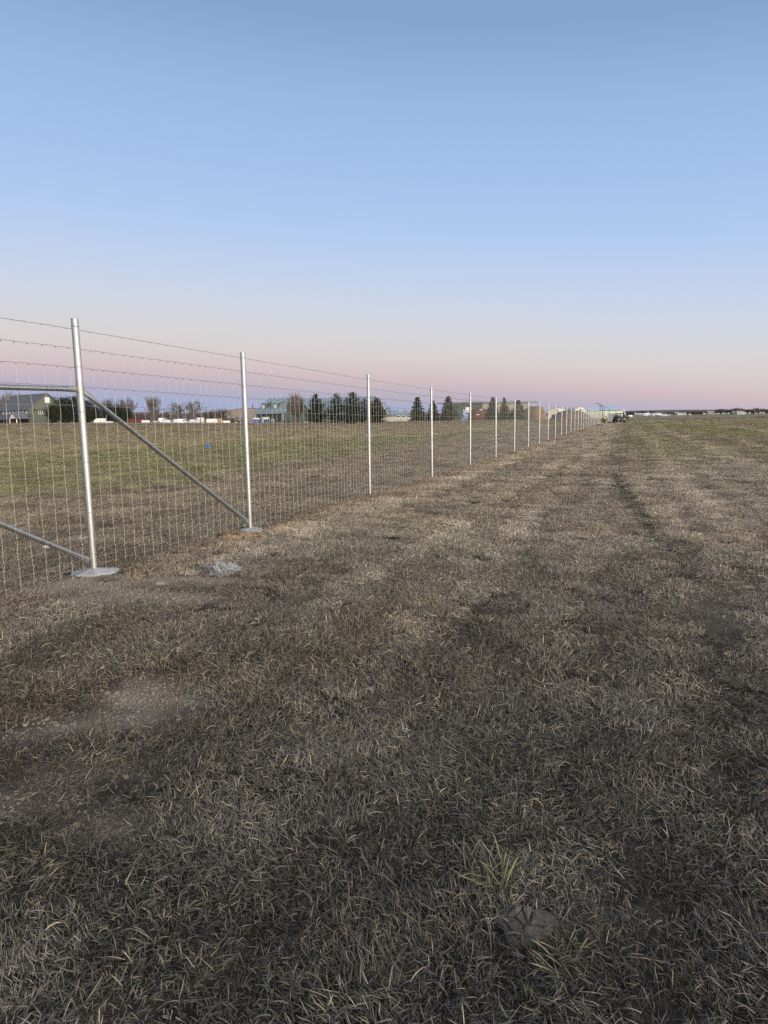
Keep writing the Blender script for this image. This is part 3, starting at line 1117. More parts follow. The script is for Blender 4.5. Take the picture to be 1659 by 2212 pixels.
M_SAGE = mat('sage_siding', (.095, .118, .094), .7, 0, .12, .6)
M_GREYSIDE = mat('grey_siding', (.12, .125, .13), .7, 0, .12, .6)
M_GREYROOF = mat('grey_shingles', (.12, .125, .135), .75, 0, .2, .8)
M_METALROOF = mat('blue_grey_metal_roof', (.30, .38, .43), .38, .35, .1, .5)
M_DKGREEN = mat('dark_green_cladding', (.062, .09, .075), .6, 0, .12, .5)
M_TAN = mat('tan_cladding', (.23, .212, .188), .7, 0, .1, .5)
M_CREAM = mat('pale_green_cladding', (.48, .53, .43), .6, 0, .08, .5)
M_PALEROOF = mat('pale_blue_roof', (.46, .58, .72), .4, .1, .06, .5)

# big sage house at the left edge
DH = 235
a = R(40)
k = 235 / 1452.0
corner = spot(1, 375, DH)
eh = hgt(1, 375, 440, DH); rh = hgt(1, 555, 240, DH + 4)
L, W = 26.0, 13.0
xd = Vector((math.cos(a), -math.sin(a), 0))
house = thing('house', 'large sage green house with grey roof at the left edge', 'house', corner - xd * L, -a)
w, r = shell(L, W, eh, rh, M_SAGE, M_GREYROOF, house, .6)
mb = MB(); mb.box(-.05, L - .06, -.06, .3, -.6, eh - .15)
obj('front_wall', mb, M_GREYSIDE, house)
for i in range(8):
    window(house, L - 1.6 - i * 2.75, -.06, eh - 1.9, .95, 1.2)
    if i in (2, 4, 5, 7):
        window(house, L - 1.6 - i * 2.75, -.06, .9, 1.0, 1.3)
window(house, L, W / 2, eh + 2.3, 1.3, 1.6, 'end', pane=mat('bright_pane', (.55, .6, .66), .3))
window(house, L, W * .30, eh - 1.6, 1.1, 1.6, 'end'); window(house, L, W * .62, eh - 1.6, 1.1, 1.6, 'end')
mb = MB(); mb.slab((L, W * .12, eh + .15), (L + .9, W * .12, eh - .2), (L + .9, W * .8, eh - .2), (L, W * .8, eh + .15), .15)
obj('window_canopy', mb, M_GREYROOF, house)
mb = MB(); mb.slab((-.5, -5.2, 1.95), (L + 3.0, -5.2, 1.95), (L + 3.0, 0, 3.75), (-.5, 0, 3.75), .14)
pr = obj('porch_roof', mb, M_GREYROOF, house)
for i in range(9):
    mb = MB(); mb.box(i * 3.4 - .07, i * 3.4 + .07, -4.92, -4.78, -.5, 1.9)
    obj('porch_post', mb, M_GREYSIDE, house)
mb = MB()
mb.slab((L - 1.2, -6.4, 2.0), (L - 1.2, -2.0, 2.0), (L + 2.0, -2.0, 4.1), (L + 2.0, -6.4, 4.1), .14)
mb.slab((L + 2.0, -6.4, 4.1), (L + 2.0, -2.0, 4.1), (L + 5.2, -2.0, 2.0), (L + 5.2, -6.4, 2.0), .14)
obj('porch_gable_roof', mb, M_GREYROOF, house)
mb = MB(); mb.prism([(L - .7, 2.15), (L + 4.7, 2.15), (L + 2.0, 3.95)], -6.25, -6.15)
obj('porch_gable', mb, M_WHITE, house)
for q in (L - .8, L + 4.8):
    mb = MB(); mb.box(q - .12, q + .12, -6.2, -5.95, -.5, 2.2); obj('porch_post', mb, M_WHITE, house)

# second roof behind the house
b2 = thing('rear_house', 'lower grey roofed wing showing behind the sage house gable', 'house', spot(1, 640, 258) + Vector((-7, 0, 0)), -a)
shell(9, 9, 4.2, hgt(1, 630, 290, 258), M_SAGE, M_GREYROOF, b2, .5)
window(b2, 9, 4.5, 4.4, 1.0, 1.2, 'end')

# tan warehouse
DW = 255
wz = hgt(2, 1400, 452, DW)
wl = span(2, 1285, 1659, DW) + span(3, 0, 190, DW) - span(2, 1500, 1659, DW) * 0 - span(3, 0, 38, DW)
p0 = spot(2, 1285, DW)
wh = thing('warehouse', 'low tan warehouse with flat roof beside the green workshop', 'warehouse', p0)
Lw = span(3, -210, 200, DW)
mb = MB(); mb.prism([(0, -.8), (Lw, -.8), (Lw, wz + .4), (Lw * .55, wz + .35), (0, wz - .7)], 0, 18, 'y'); obj('wall', mb, M_TAN, wh)
mb = MB(); mb.slab((-.2, -.2, wz - .5), (Lw * .55, -.2, wz + .5), (Lw * .55, 18.2, wz + .5), (-.2, 18.2, wz - .5), .15)
mb.slab((Lw * .55, -.2, wz + .5), (Lw + .2, -.2, wz + .55), (Lw + .2, 18.2, wz + .55), (Lw * .55, 18.2, wz + .5), .15)
obj('roof', mb, M_GREYROOF, wh)
mb = MB(); x_ = span(2, 1285, 1308, DW); w_ = span(2, 1308, 1370, DW); z_ = hgt(2, 1340, 547, DW)
mb.box(x_, x_ + w_, -.06, -.002, z_, z_ + 1.25); obj('wall_panel', mb, M_WHITE, wh)
for q in (30, 132):
    mb = MB(); x_ = span(2, 1285, 1500, DW) + span(3, 0, q, DW) - 0
    xq = spot(3, q, DW).x - p0.x
    mb.tube((xq, 6, wz - .2), (xq, 6, hgt(3, q, 385, DW)), .16, .16, 8); obj('vent_pipe', mb, M_STEELP, wh)

# green workshop with metal roof: front wing and long main block
DS = 212
a = R(30)
xd = Vector((math.cos(a), -math.sin(a), 0)); yd = Vector((math.sin(a), math.cos(a), 0))
corner = spot(3, 560, DS)
L = span(3, 165, 560, DS) / math.cos(a); W = 14.5
eh = hgt(3, 400, 492, DS); rh = hgt(3, 500, 297, DS + 6)
shop = thing('workshop', 'green workshop with blue-grey metal roof and two dormers', 'workshop', corner - xd * L, -a)
shell(L, W, eh, rh, M_DKGREEN, M_METALROOF, shop, .5, .55)
sl = (rh - eh) / (W / 2)
for dxm in (L * .17, L * .60):
    mb = MB(); w_ = 1.5
    y0 = 1.7; z0 = eh + sl * y0; zt = z0 + 2.0
    yb = (zt + .9 - eh) / sl
    mb.prism([(y0, z0 - .3), (y0, zt), (yb, zt + .85), (yb, z0 + .5)], dxm - w_ / 2, dxm + w_ / 2, 'x')
    dm = obj('dormer', mb, M_DKGREEN, shop)
    mb = MB(); mb.slab((dxm - w_ / 2 - .4, y0 - .5, zt + .05), (dxm + w_ / 2 + .4, y0 - .5, zt + .05), (dxm + w_ / 2 + .4, yb + .4, zt + 1.05), (dxm - w_ / 2 - .4, yb + .4, zt + 1.05), .12)
    obj('dormer_roof', mb, M_METALROOF, dm)
    mb = MB(); mb.box(dxm - .55, dxm + .55, y0 - .08, y0, z0 + .35, zt - .3); obj('window', mb, mat('bright_pane', (.55, .6, .66), .3), dm)
x_ = L * .37
mb = MB(); mb.box(x_ - 1.5, x_ + 1.5, -.07, -.002, -.3, 2.35); gd = obj('garage_door', mb, M_WHITE, shop)
for i in range(3):
    mb = MB(); mb.box(x_ - 1.45, x_ + 1.45, -.095, -.072, .35 + i * .62, .39 + i * .62); obj('door_panel_rib', mb, M_TAN, gd)
x_ = L * .63
mb = MB(); mb.box(x_ - .55, x_ + .55, -.08, -.002, -.3, 1.75); dr = obj('door', mb, M_WHITE, shop)
mb = MB(); mb.box(x_ - .25, x_ + .25, -.10, -.082, .6, 1.5); obj('door_glass', mb, M_GLASS, dr)
for q in (0, L):
    mb = MB(); mb.box(q - .1, q + .1, -.14, -.02, -.3, eh); obj('corner_trim', mb, M_WHITE, shop)

apex = spot(4, 250, DS + 14)
Lm = 33.0; Wm = 13.0
rhm = hgt(4, 250, 282, DS + 14)
mainb = thing('main_workshop', 'long green workshop block with blue-grey metal roof behind the conifers', 'workshop', apex - xd * Lm - yd * Wm / 2, -a)
shell(Lm, Wm, rhm - 5.4, rhm, mat('sage_cladding', (.17, .21, .16), .7, 0, .1, .5), M_METALROOF, mainb, .5, .6)
mb = MB(); mb.slab((Lm + .55, Wm / 2, rhm + .22), (Lm + .75, Wm / 2, rhm + .22), (Lm + .75, Wm + .6, rhm - 5.7), (Lm + .55, Wm + .6, rhm - 5.7), .25)
mb.slab((Lm + .55, -.6, rhm - 5.7), (Lm + .75, -.6, rhm - 5.7), (Lm + .75, Wm / 2, rhm + .22), (Lm + .55, Wm / 2, rhm + .22), .25)
obj('gable_trim', mb, M_WHITE, mainb)
window(mainb, Lm, Wm * .5, 2.2, 1.4, 1.4, 'end')
for i in range(4):
    window(mainb, 6 + i * 7, 0, 1.2, 1.2, 1.4)
# cross gable on its front
mb = MB(); xg = Lm * .33
mb.prism([(xg - 3.4, -.5), (xg + 3.4, -.5), (xg + 3.4, 2.6), (xg, 5.6), (xg - 3.4, 2.6)], -2.2, 3.5); cg = obj('cross_gable', mb, MAT['sage_cladding'], mainb)
mb = MB(); mb.slab((xg - 3.9, -2.7, 2.35), (xg, -2.7, 5.8), (xg, 4, 5.8), (xg - 3.9, 4, 2.35), -.14); mb.slab((xg + 3.9, 4, 2.35), (xg, 4, 5.8), (xg, -2.7, 5.8), (xg + 3.9, -2.7, 2.35), -.14)
obj('cross_gable_roof', mb, M_METALROOF, cg)

# low long building with blue roof behind the white trailer
DL = 300
p0 = spot(4, 372, DL)
Ll = span(4, 372, 740, DL)
lb = thing('low_hall', 'long low tan hall with bluish roof far behind the white trailers', 'hall', p0, R(-4))
eh = hgt(4, 500, 512, DL)
shell(Ll, 12, eh, eh + 1.7, M_TAN, M_METALROOF, lb, .5)
for i in range(5):
    window(lb, Ll * .45 + i * 2.3, 0, eh - 1.7, 1.5, 1.2, bars=False)
for q in (560, 672):
    mb = MB(); x_ = span(4, 372, q, DL); mb.box(x_ - .8, x_ + .8, 4.5, 6.0, eh + .9, hgt(4, q, 462, DL)); obj('roof_vent', mb, M_PALEROOF, lb)

# green metal shed, corner towards us at the change to tan
DG = 238
corner = spot(5, 165, DG)
gs = thing('metal_shed', 'tall green ribbed metal shed with tan side and white sign', 'shed', corner)
gl = span(4, 1105, 1520, DG) ; gr_ = span(5, 165, 1000, DG)
hz_ = hgt(5, 165, 338, DG)
aL, aR = R(12), R(22)
lx = Vector((-math.cos(aL), math.sin(aL), 0)) * gl / math.cos(aL); rx = Vector((math.cos(aR), math.sin(aR), 0)) * gr_ / math.cos(aR) * 1.06
def wallslab(p, q, z0, z1, t):
    mb = MB(); n = Vector((-(q - p).y, (q - p).x, 0)).normalized() * t
    v = [p, q, q + n, p + n]
    mb.add([(a_.x, a_.y, z0) for a_ in v] + [(a_.x, a_.y, z1) for a_ in v], [(0, 1, 2, 3), (4, 5, 6, 7), (0, 1, 5, 4), (1, 2, 6, 5), (2, 3, 7, 6), (3, 0, 4, 7)])
    return mb
M_TEAL = mat('green_ribbed_metal', (.06, .105, .088), .5, .1, .15, .6)
obj('left_wall', wallslab(lx, Vector((0, 0, 0)), -.6, hz_, .2), M_TEAL, gs)
obj('right_wall', wallslab(Vector((0, 0, 0)), rx, -.6, hz_ + .2, .2), M_TAN, gs)
obj('back_wall', wallslab(lx + rx, lx, -.6, hz_, .2), M_TEAL, gs)
obj('end_wall', wallslab(rx, lx + rx, -.6, hz_, .2), M_TAN, gs)
mb = MB()
nrm = Vector((lx.y, -lx.x, 0)).normalized()
if nrm.y > 0: nrm = -nrm
for i in range(46):
    c = lx * (i + .5) / 46
    mb.tube(c + nrm * .01 + Vector((0, 0, -.5)), c + nrm * .01 + Vector((0, 0, hz_ - .05)), .085, .085, 4, False)
obj('wall_ribs', mb, mat('pale_ribs', (.095, .145, .125), .5, .1), gs)
mb = MB()
ul = lx.normalized(); ur = rx.normalized()
qs = [lx + ul * 3.4 - ur * 1.2, -ul * 1.2 - ur * 1.2, rx + ur * 2.2 - ul * 1.2, lx + rx + ul * 3.4 + ur * 1.2]
mb.add([(q.x, q.y, hz_ + .1) for q in qs] + [(q.x, q.y, hz_ + .45 + (.2 if i in (1, 2) else 0)) for i, q in enumerate(qs)], [(0, 1, 2, 3), (4, 5, 6, 7), (0, 1, 5, 4), (1, 2, 6, 5), (2, 3, 7, 6), (3, 0, 4, 7)])
obj('roof', mb, mat('dark_roof_edge', (.13, .15, .155), .6), gs)
sx_ = span(4, 1345, 1520, DG); zc = hgt(4, 1345, 452, DG)
c = lx * (sx_ / gl)
mb = MB(); hw_ = span(4, 1308, 1383, DG) / 2
q0 = c + nrm * .25
mb.add([q0 - ul * hw_ * s1 + Vector((0, 0, zc + .95 * s2)) + nrm * s3 for s1, s2, s3 in ((1, -1, 0), (-1, -1, 0), (-1, 1, 0), (1, 1, 0), (1, -1, -.1), (-1, -1, -.1), (-1, 1, -.1), (1, 1, -.1))],
       [(0, 1, 2, 3), (7, 6, 5, 4), (0, 4, 5, 1), (1, 5, 6, 2), (2, 6, 7, 3), (3, 7, 4, 0)])
sg = obj('sign', mb, M_WHITE, gs)
for i in range(5):
    q1 = q0 + nrm * .02 - ul * hw_ * (.75 - .37 * i)
    mb = MB(); mb.add([q1 - ul * .12 * s1 + Vector((0, 0, zc - .5 + .16 * s2)) + nrm * s3 for s1, s2, s3 in ((1, -1, 0), (-1, -1, 0), (-1, 1, 0), (1, 1, 0), (1, -1, -.015), (-1, -1, -.015), (-1, 1, -.015), (1, 1, -.015))],
           [(0, 1, 2, 3), (7, 6, 5, 4), (0, 4, 5, 1), (1, 5, 6, 2), (2, 6, 7, 3), (3, 7, 4, 0)])
    obj('sign_mark', mb, mat('sign_grey', (.25, .27, .28), .7), sg)

# hoop barns
def hoop(n, x0, x1, top, depth, ln, label, rz=0.0, window_=True):
    w = span(n, x0, x1, depth)
    h = hgt(n, (x0 + x1) / 2, top, depth)
    root = thing('hoop_barn', label, 'barn', spot(n, (x0 + x1) / 2, depth), rz, 'cream fabric hoop barns')
    arc = [(math.cos(math.pi * k / 16) * w / 2, math.sin(math.pi * k / 16) ** .85 * h) for k in range(17)]
    mb = MB()
    cv = mat('cream_fabric', (.66, .62, .52), .7, 0, .06, .4)
    for k in range(16):
        (a0, z0), (a1, z1) = arc[k], arc[k + 1]
        mb.add([(a0, 0, z0), (a1, 0, z1), (a1, ln, z1), (a0, ln, z0)], [(0, 1, 2, 3)])
    obj('fabric_roof', mb, cv, root)
    mb = MB(); mb.prism([(x, z * .985) for x, z in arc] + [(-w / 2, -.5), (w / 2, -.5)], .25, .4)
    obj('end_wall', mb, cv, root)
    mb = MB(); mb.box(-w * .16, w * .16, .1, .24, -.5, h * .42); obj('doorway', mb, M_BLACK, root)
    if window_:
        mb = MB(); mb.box(-w * .05, w * .05, .15, .245, h * .55, h * .8); obj('window', mb, M_GLASS, root)
    return root


hoop(6, 228, 520, 292, 318, 20, 'wide cream hoop barn with small window above its dark doorway')
hoop(5, 1300, 1520, 420, 300, 18, 'pale hoop barn half hidden behind the brown heaps', R(-25), False)

# pale hangar with blue roof
DB = 375
p0 = spot(6, 518, DB)
Lh = span(6, 518, 1112, DB)
ha = thing('hangar', 'long pale green hangar with light blue roof behind the work vehicle', 'hangar', p0)
eh = hgt(6, 800, 342, DB)
mb = MB(); mb.box(0, Lh, 0, 24, -1, eh); obj('wall', mb, M_CREAM, ha)
rz_ = hgt(6, 800, 296, DB)
mb = MB(); mb.slab((-.5, -.5, eh + .05), (Lh + .3, -.5, eh + .05), (Lh + .3, 12, rz_ + .3), (-.5, 12, rz_ + .3), .25); mb.slab((Lh + .3, 24.5, eh + .05), (-.5, 24.5, eh + .05), (-.5, 12, rz_ + .3), (Lh + .3, 12, rz_ + .3), .25)
obj('roof', mb, M_PALEROOF, ha)
mb = MB(); mb.box(-.4, Lh + .25, -.55, -.35, eh - .45, eh - .05); obj('gutter', mb, mat('gutter_blue', (.12, .19, .25), .5), ha)
mb = MB(); mb.box(.4, Lh - .5, -.12, -.003, 0, eh * .45); obj('lower_cladding', mb, mat('grey_green_cladding', (.36, .39, .34), .7), ha)
for i in range(4):
    mb = MB(); x_ = Lh * (.2 + .2 * i); mb.box(x_ - .2, x_ + .2, -.2, -.125, 0, eh - .5); obj('downpipe', mb, M_CREAM, ha)

# ------------------------------------------------------------------ trees
def conifer_mesh(seed, h=10.0, w=2.6, shape='spruce', clumps=1.0):
    """trunk and crown meshes; crown = many needle sprays along drooping branches"""
    rnd = random.Random(seed)
    tr = MB()
    tr.path([(0, 0, -.4), (rnd.uniform(-.1, .1), 0, h * .5), (0, 0, h * .97)], [.2 * h / 10, .12 * h / 10, .02], 7)
    cr = MB()
    lean = rnd.uniform(0, 6.28)
    z = h * (.05 if shape == 'spruce' else .06)
    while z < h * .985:
        t = z / h
        if shape == 'spruce':
            rad = w * (1 - t) ** .68 * (1.0 if t > .12 else .75 + t * 2) * rnd.uniform(.86, 1.1)
        elif shape == 'pine':
            rad = w * (1 - t) ** .58 * min(1.0, .66 + t * 1.7) * 1.42
        else:
            rad = w * (max(0.0, 1 - ((t - .36) / .66) ** 2)) ** .6 * (1 if t > .2 else .72 + t * 1.4)
        rad = max(rad, .12)
        nb = int((5 + rad * 2.6) * clumps * (1.5 if shape == 'spruce' else 1.0))
        for b in range(nb):
            if rnd.random() < .13: continue
            an = rnd.uniform(0, 6.28)
            rl = rad * (rnd.uniform(.62, 1.16) if shape == 'spruce' else rnd.uniform(.45, 1.28))
            if shape != 'spruce': rl *= .95 + .55 * mnoise.noise(Vector((math.cos(an) * 1.6 + seed, math.sin(an) * 1.6, t * 5.5)))
            droop = rnd.uniform(-.05, .30) if shape == 'spruce' else rnd.uniform(-.5, .15)
            d = Vector((math.cos(an), math.sin(an), 0))
            ns = max(2, int(rl / .30))
            for s in range(ns):
                f = (s + .6) / ns
                if f < .25 and rad > .8: continue
                p = d * rl * f + Vector((0, 0, z - droop * rl * f * f + (0.12 * rl * f if shape != 'spruce' else .10 * f)))
                sz = rnd.uniform(.24, .50) * (1.15 - .3 * f) * (h / 10) ** .4
                for q in range(3):
                    e = Vector((rnd.gauss(0, 1), rnd.gauss(0, 1), rnd.gauss(0, .55))).normalized()
                    e = (e + d * .8 + Vector((0, 0, .15 if shape != 'spruce' else -.12))).normalized()
                    sd = e.cross(Vector((rnd.gauss(0, 1), rnd.gauss(0, 1), rnd.gauss(0, 1)))).normalized() * sz * .30
                    o = p + Vector((rnd.gauss(0, .1), rnd.gauss(0, .1), rnd.gauss(0, .08)))
                    cr.add([o - sd, o + sd, o + e * sz], [(0, 1, 2)])
        z += h * rnd.uniform(.016, .026)
    m1 = tr.mesh('trunk'); m1.materials.append(M_WOOD)
    me = bpy.data.meshes.new('crown'); me.from_pydata(cr.v, [], cr.f)
    return m1, me


def bare_mesh(seed, h=9.0, stems=4, spread=.35, depth=5, twig=.02):
    rnd = random.Random(seed)
    tr = MB(); cr = MB()
    def grow(p, d, ln, r, lv):
        q = p + d * ln
        mid = (p + q) / 2 + Vector((rnd.gauss(0, .05), rnd.gauss(0, .05), 0)) * ln
        (tr if lv < 2 else cr).path([p, mid, q], [r, r * .85, r * .68], 5 if lv < 2 else 3, False)
        if lv >= depth: return
        for b in range(rnd.choice((2, 3, 3) if lv < depth - 1 else (2, 3))):
            e = (d + Vector((rnd.gauss(0, spread), rnd.gauss(0, spread), rnd.uniform(-.02, .25)))).normalized()
            grow(q if b == 0 else p + (q - p) * rnd.uniform(.3, 1), e, ln * rnd.uniform(.62, .86), max(r * .62, twig), lv + 1)
    for s in range(stems):
        t = 2 * math.pi * s / stems + rnd.uniform(-.4, .4)
        k = .0 if stems == 1 else rnd.uniform(.08, .26)
        grow(Vector((0, 0, -.2)), Vector((math.cos(t) * k, math.sin(t) * k, 1)).normalized(), h * .24, .085 * h / 9, 0)
    return tr.mesh('trunk'), cr.mesh('twigs')


CON = {}
PINES = {'pine1': (21, 10, 2.9, 'pine', 1.15), 'pine2': (22, 10, 3.3, 'pine', .72), 'pine3': (23, 10, 3.0, 'pine', 1.2), 'pine4': (24, 10, 2.7, 'pine', .8), 'pine5': (25, 10, 3.6, 'pine', 1.0),
         'spruce1': (26, 10, 2.35, 'spruce', 1.2), 'spruce2': (27, 10, 2.6, 'spruce', .9)}
for nm, args in {**PINES, 'spruceA': (1, 10, 2.3, 'spruce', 1.25), 'spruceB': (2, 10, 2.7, 'spruce', 1.2), 'pineA': (3, 10, 3.2, 'pine', 1.2), 'pineB': (4, 10, 2.9, 'pine', 1.2),
                 'broad': (5, 10, 6.2, 'dome', 1.0), 'broadB': (15, 10, 5.6, 'dome', 1.0), 'spruceC': (6, 10, 3.2, 'spruce', 1.0)}.items():
    CON[nm] = conifer_mesh(*args)


def conifer(name, kind, n, x, top, depth, wscale, label, leaf, group):
    root = thing(name, label, 'tree', spot(n, x, depth), random.uniform(0, 6.28), group)
    h = hgt(n, x, top, depth)
    t, c = CON[kind]
    s = h / 10
    o1 = link('trunk', t, None, root); o1.scale = (s, s, s)
    o2 = link('crown', c, None, root); o2.scale = (s * wscale, s * wscale, s)
    if not c.materials: c.materials.append(None)
    o2.material_slots[0].link = 'OBJECT'
    o2.material_slots[0].material = leaf


G1 = 'conifers in front of the green workshop'
conifer('pine_tree', 'pine1', 3, 985, 242, 192, 1.02, 'dark pine nearest to the leafless brown tree before the workshop', M_PINE, G1)
conifer('pine_tree', 'pine2', 3, 1245, 235, 190, .98, 'open pine second from the brown tree, sky showing through its branches', M_PINE, G1)
conifer('pine_tree', 'pine3', 3, 1455, 220, 188, 1.0, 'tallest dense dark pine, third from the brown tree', M_PINE, G1)
conifer('pine_tree', 'pine4', 4, 105, 300, 196, .85, 'pine half hidden left of the third fence post', M_PINE, G1)
conifer('pine_tree', 'pine5', 4, 262, 290, 190, 1.1, 'bushy pine just right of the third fence post', M_PINE, G1)
G2 = 'spruces by the metal shed'
conifer('spruce_tree', 'spruceA', 4, 787, 285, 200, 1.75, 'pointed spruce standing alone left of the fourth fence post', M_SPRUCE, G2)
conifer('spruce_tree', 'spruceB', 4, 985, 330, 206, 1.5, 'shorter spruce directly behind the fourth fence post', M_SPRUCE, G2)
conifer('spruce_tree', 'spruce1', 4, 1182, 275, 200, 1.85, 'pointed spruce at the left end of the metal shed', M_SPRUCE, G2)
conifer('spruce_tree', 'spruceC', 5, 340, 230, 208, 1.3, 'spruce behind the sixth fence post at the shed corner', M_BLUESPRUCE, G2)
conifer('spruce_tree', 'spruce2', 5, 541, 238, 210, 1.2, 'olive spruce between sixth and seventh fence posts', mat('olive_needles', (.07, .072, .04), .8, 0, .4, 1.2), G2)
conifer('spruce_tree', 'spruceC', 5, 785, 285, 206, 1.7, 'bluish spruce just right of the seventh fence post', M_BLUESPRUCE, G2)
G3 = 'broad evergreens beside the sage house'
conifer('broad_pine', 'broadB', 1, 690, 385, 200, .68, 'low broad evergreen right in front of the sage house gable', M_PINE, G3)
conifer('broad_pine', 'broad', 1, 850, 298, 204, .72, 'big broad evergreen left of the nearest post', M_PINE, G3)
conifer('broad_pine', 'broadB', 1, 985, 290, 206, .64, 'broad evergreen right behind the nearest post', M_PINE, G3)
conifer('broad_pine', 'broad', 1, 1105, 335, 210, .66, 'broad evergreen just right of the nearest post', M_PINE, G3)
conifer('broad_pine', 'broadB', 1, 1235, 415, 212, .62, 'small evergreen under the top of the long diagonal rail', M_PINE, G3)
conifer('broad_pine', 'broad', 1, 1395, 392, 226, .75, 'evergreen behind the white camper trailer', M_PINE, G3)
conifer('broad_pine', 'broadB', 1, 1545, 405, 228, .7, 'evergreen behind the bare trees, crossed by the diagonal rail', M_PINE, G3)
conifer('broad_pine', 'broad', 1, 1655, 440, 230, .5, 'rightmost small evergreen of the group beside the sage house', M_PINE, G3)

BARE = [bare_mesh(k, 9.0, s, sp, 6, .019) for k, (s, sp) in enumerate([(3, .30), (4, .28), (3, .33), (5, .27)])]
BUSH = [bare_mesh(30 + k, 9.0, 9, .33, 5, .034) for k in range(3)]


def bare_tree(kinds, idx, n, x, top, depth, ws, label, group):
    root = thing('bare_tree', label, 'tree', spot(n, x, depth), random.uniform(0, 6.28), group)
    t, c = kinds[idx % len(kinds)]
    hm = max(v.co.z for v in c.vertices)
    s = hgt(n, x, top, depth) / hm
    for nm, m_ in (('trunk', t), ('twigs', c)):
        o = link(nm, m_, M_TWIG, root); o.scale = (s * ws, s * ws, s)


G4 = 'leafless trees along the yard'
for i, (n, x, top, dp, ws, lb) in enumerate([
        (1, 70, 168, 262, .9, 'leafless tree rising behind the sage house roof at the far left'), (1, 165, 178, 264, .6, 'thin leafless tree behind the middle of the sage house roof'), (1, 245, 182, 266, .7, 'leafless tree behind the sage house roof, nearest its gable'),
        (1, 1410, 285, 240, .8, 'leafless tree left of the pair beyond the diagonal rail'), (1, 1492, 295, 242, .7, 'slim leafless tree above the white camper trailer'),
        (1, 1600, 262, 238, .8, 'leafless tree crossed by the upper diagonal rail'), (2, 80, 262, 236, .95, 'leafless tree just right of the evergreen group'),
        (2, 372, 255, 232, 1.1, 'largest leafless tree, vase shaped, left of the white vans'), (2, 700, 308, 240, 1.05, 'leafless tree above the middle of the white vans'),
        (2, 900, 296, 240, 1.15, 'leafless tree at the tall lamp post right of the vans')]):
    bare_tree(BARE, i, n, x, top, dp, ws, lb, G4)
for i, (n, x, top, dp, ws, lb) in enumerate([(2, 1110, 440, 250, 1.6, 'brown leafless bush left of the tan warehouse'), (2, 1275, 408, 252, 1.3, 'dark reddish leafless bush at the warehouse corner')]):
    bare_tree(BUSH, i, n, x, top, dp, ws, lb, G4)
bare_tree(BUSH, 2, 3, 712, 205, 196, .62, 'tall twiggy brown tree in front of the workshop gable', G4)
bare_tree(BUSH, 1, 3, 762, 212, 198, .55, 'second twiggy brown tree merging with the tall one', G4)
bare_tree(BUSH, 0, 3, 690, 300, 194, .9, 'low twiggy brown shrub under the tall brown tree', G4)

# far thicket and distant wood
def wood_mass(name, rows, material, label):
    mb = MB(); rnd = random.Random(len(name))
    for (n, x0, x1, top, dp, cnt, sz) in rows:
        for k in range(cnt):
            x = rnd.uniform(x0, x1)
            p = spot(n, x, dp * rnd.uniform(.96, 1.06))
            h = hgt(n, x, top + rnd.uniform(-3, 22), dp)
            for c in range(46):
                zz = h * (1 - rnd.random() ** 1.4)
                o = p + Vector((rnd.gauss(0, h * .28), rnd.gauss(0, h * .3), zz))
                e = Vector((rnd.gauss(0, .6), rnd.gauss(0, .6), rnd.uniform(.2, 1))).normalized() * sz * rnd.uniform(.6, 1.3)
                sd = Vector((rnd.gauss(0, 1), rnd.gauss(0, 1), rnd.gauss(0, .4))).normalized() * sz * .3
                mb.add([o - sd, o + sd, o + e], [(0, 1, 2)])
    me = bpy.data.meshes.new(name); me.from_pydata(mb.v, [], mb.f)
    return tag(link(name, me, material), label, 'wood', kind='stuff')


wood_mass('thicket', [(2, 60, 560, 492, 285, 42, .8), (2, 560, 1260, 508, 290, 46, .8), (1, 1380, 1660, 470, 285, 16, .8)], mat('thicket_twigs', (.115, .09, .078), .9, 0, .35, .3), 'brown leafless thicket behind the vehicle yard')
wood_mass('far_wood', [(2, 40, 1300, 487, 620, 90, 1.6), (4, 380, 1100, 490, 560, 46, 1.4)], mat('far_trees', (.085, .092, .095), .9, 0, .3, .1), 'dark far trees on the horizon behind the yard')
wood_mass('distant_wood', [(7, -150, 500, 292, 1500, 150, 3.5), (7, 500, 1000, 282, 1450, 130, 3.5), (7, 1000, 1750, 262, 1250, 190, 4.0), (6, 1130, 1660, 385, 1300, 60, 3.5),
                           (7, 1250, 1330, 248, 1150, 18, 3.6), (7, 1480, 1560, 252, 1150, 18, 3.6)], mat('distant_trees', (.09, .085, .09), .9, 0, .3, .05), 'distant line of trees along the right horizon')

# low hills and mesa
mb = MB()
for k in range(80):
    x0 = -4500 + k * 120.0
    def hz2(x):
        base = 20 + 3 * math.sin(x / 700) + 2 * math.sin(x / 230)
        return base + 7 * float(smooth(x, 1500, 2100)) * float(1 - smooth(x, 3000, 3600))
    mb.add([(x0, 4300, -5), (x0 + 120, 4300, -5), (x0 + 120, 4700, hz2(x0 + 120)), (x0, 4700, hz2(x0)), (x0, 6500, hz2(x0) + 4), (x0 + 120, 6500, hz2(x0 + 120) + 4)],
           [(0, 1, 2, 3), (3, 2, 5, 4)])
tag(obj('hills', mb, mat('hill_scrub', (.17, .155, .15), .95, 0, .15, .004, spec=0.0), smooth_=True), kind='structure')

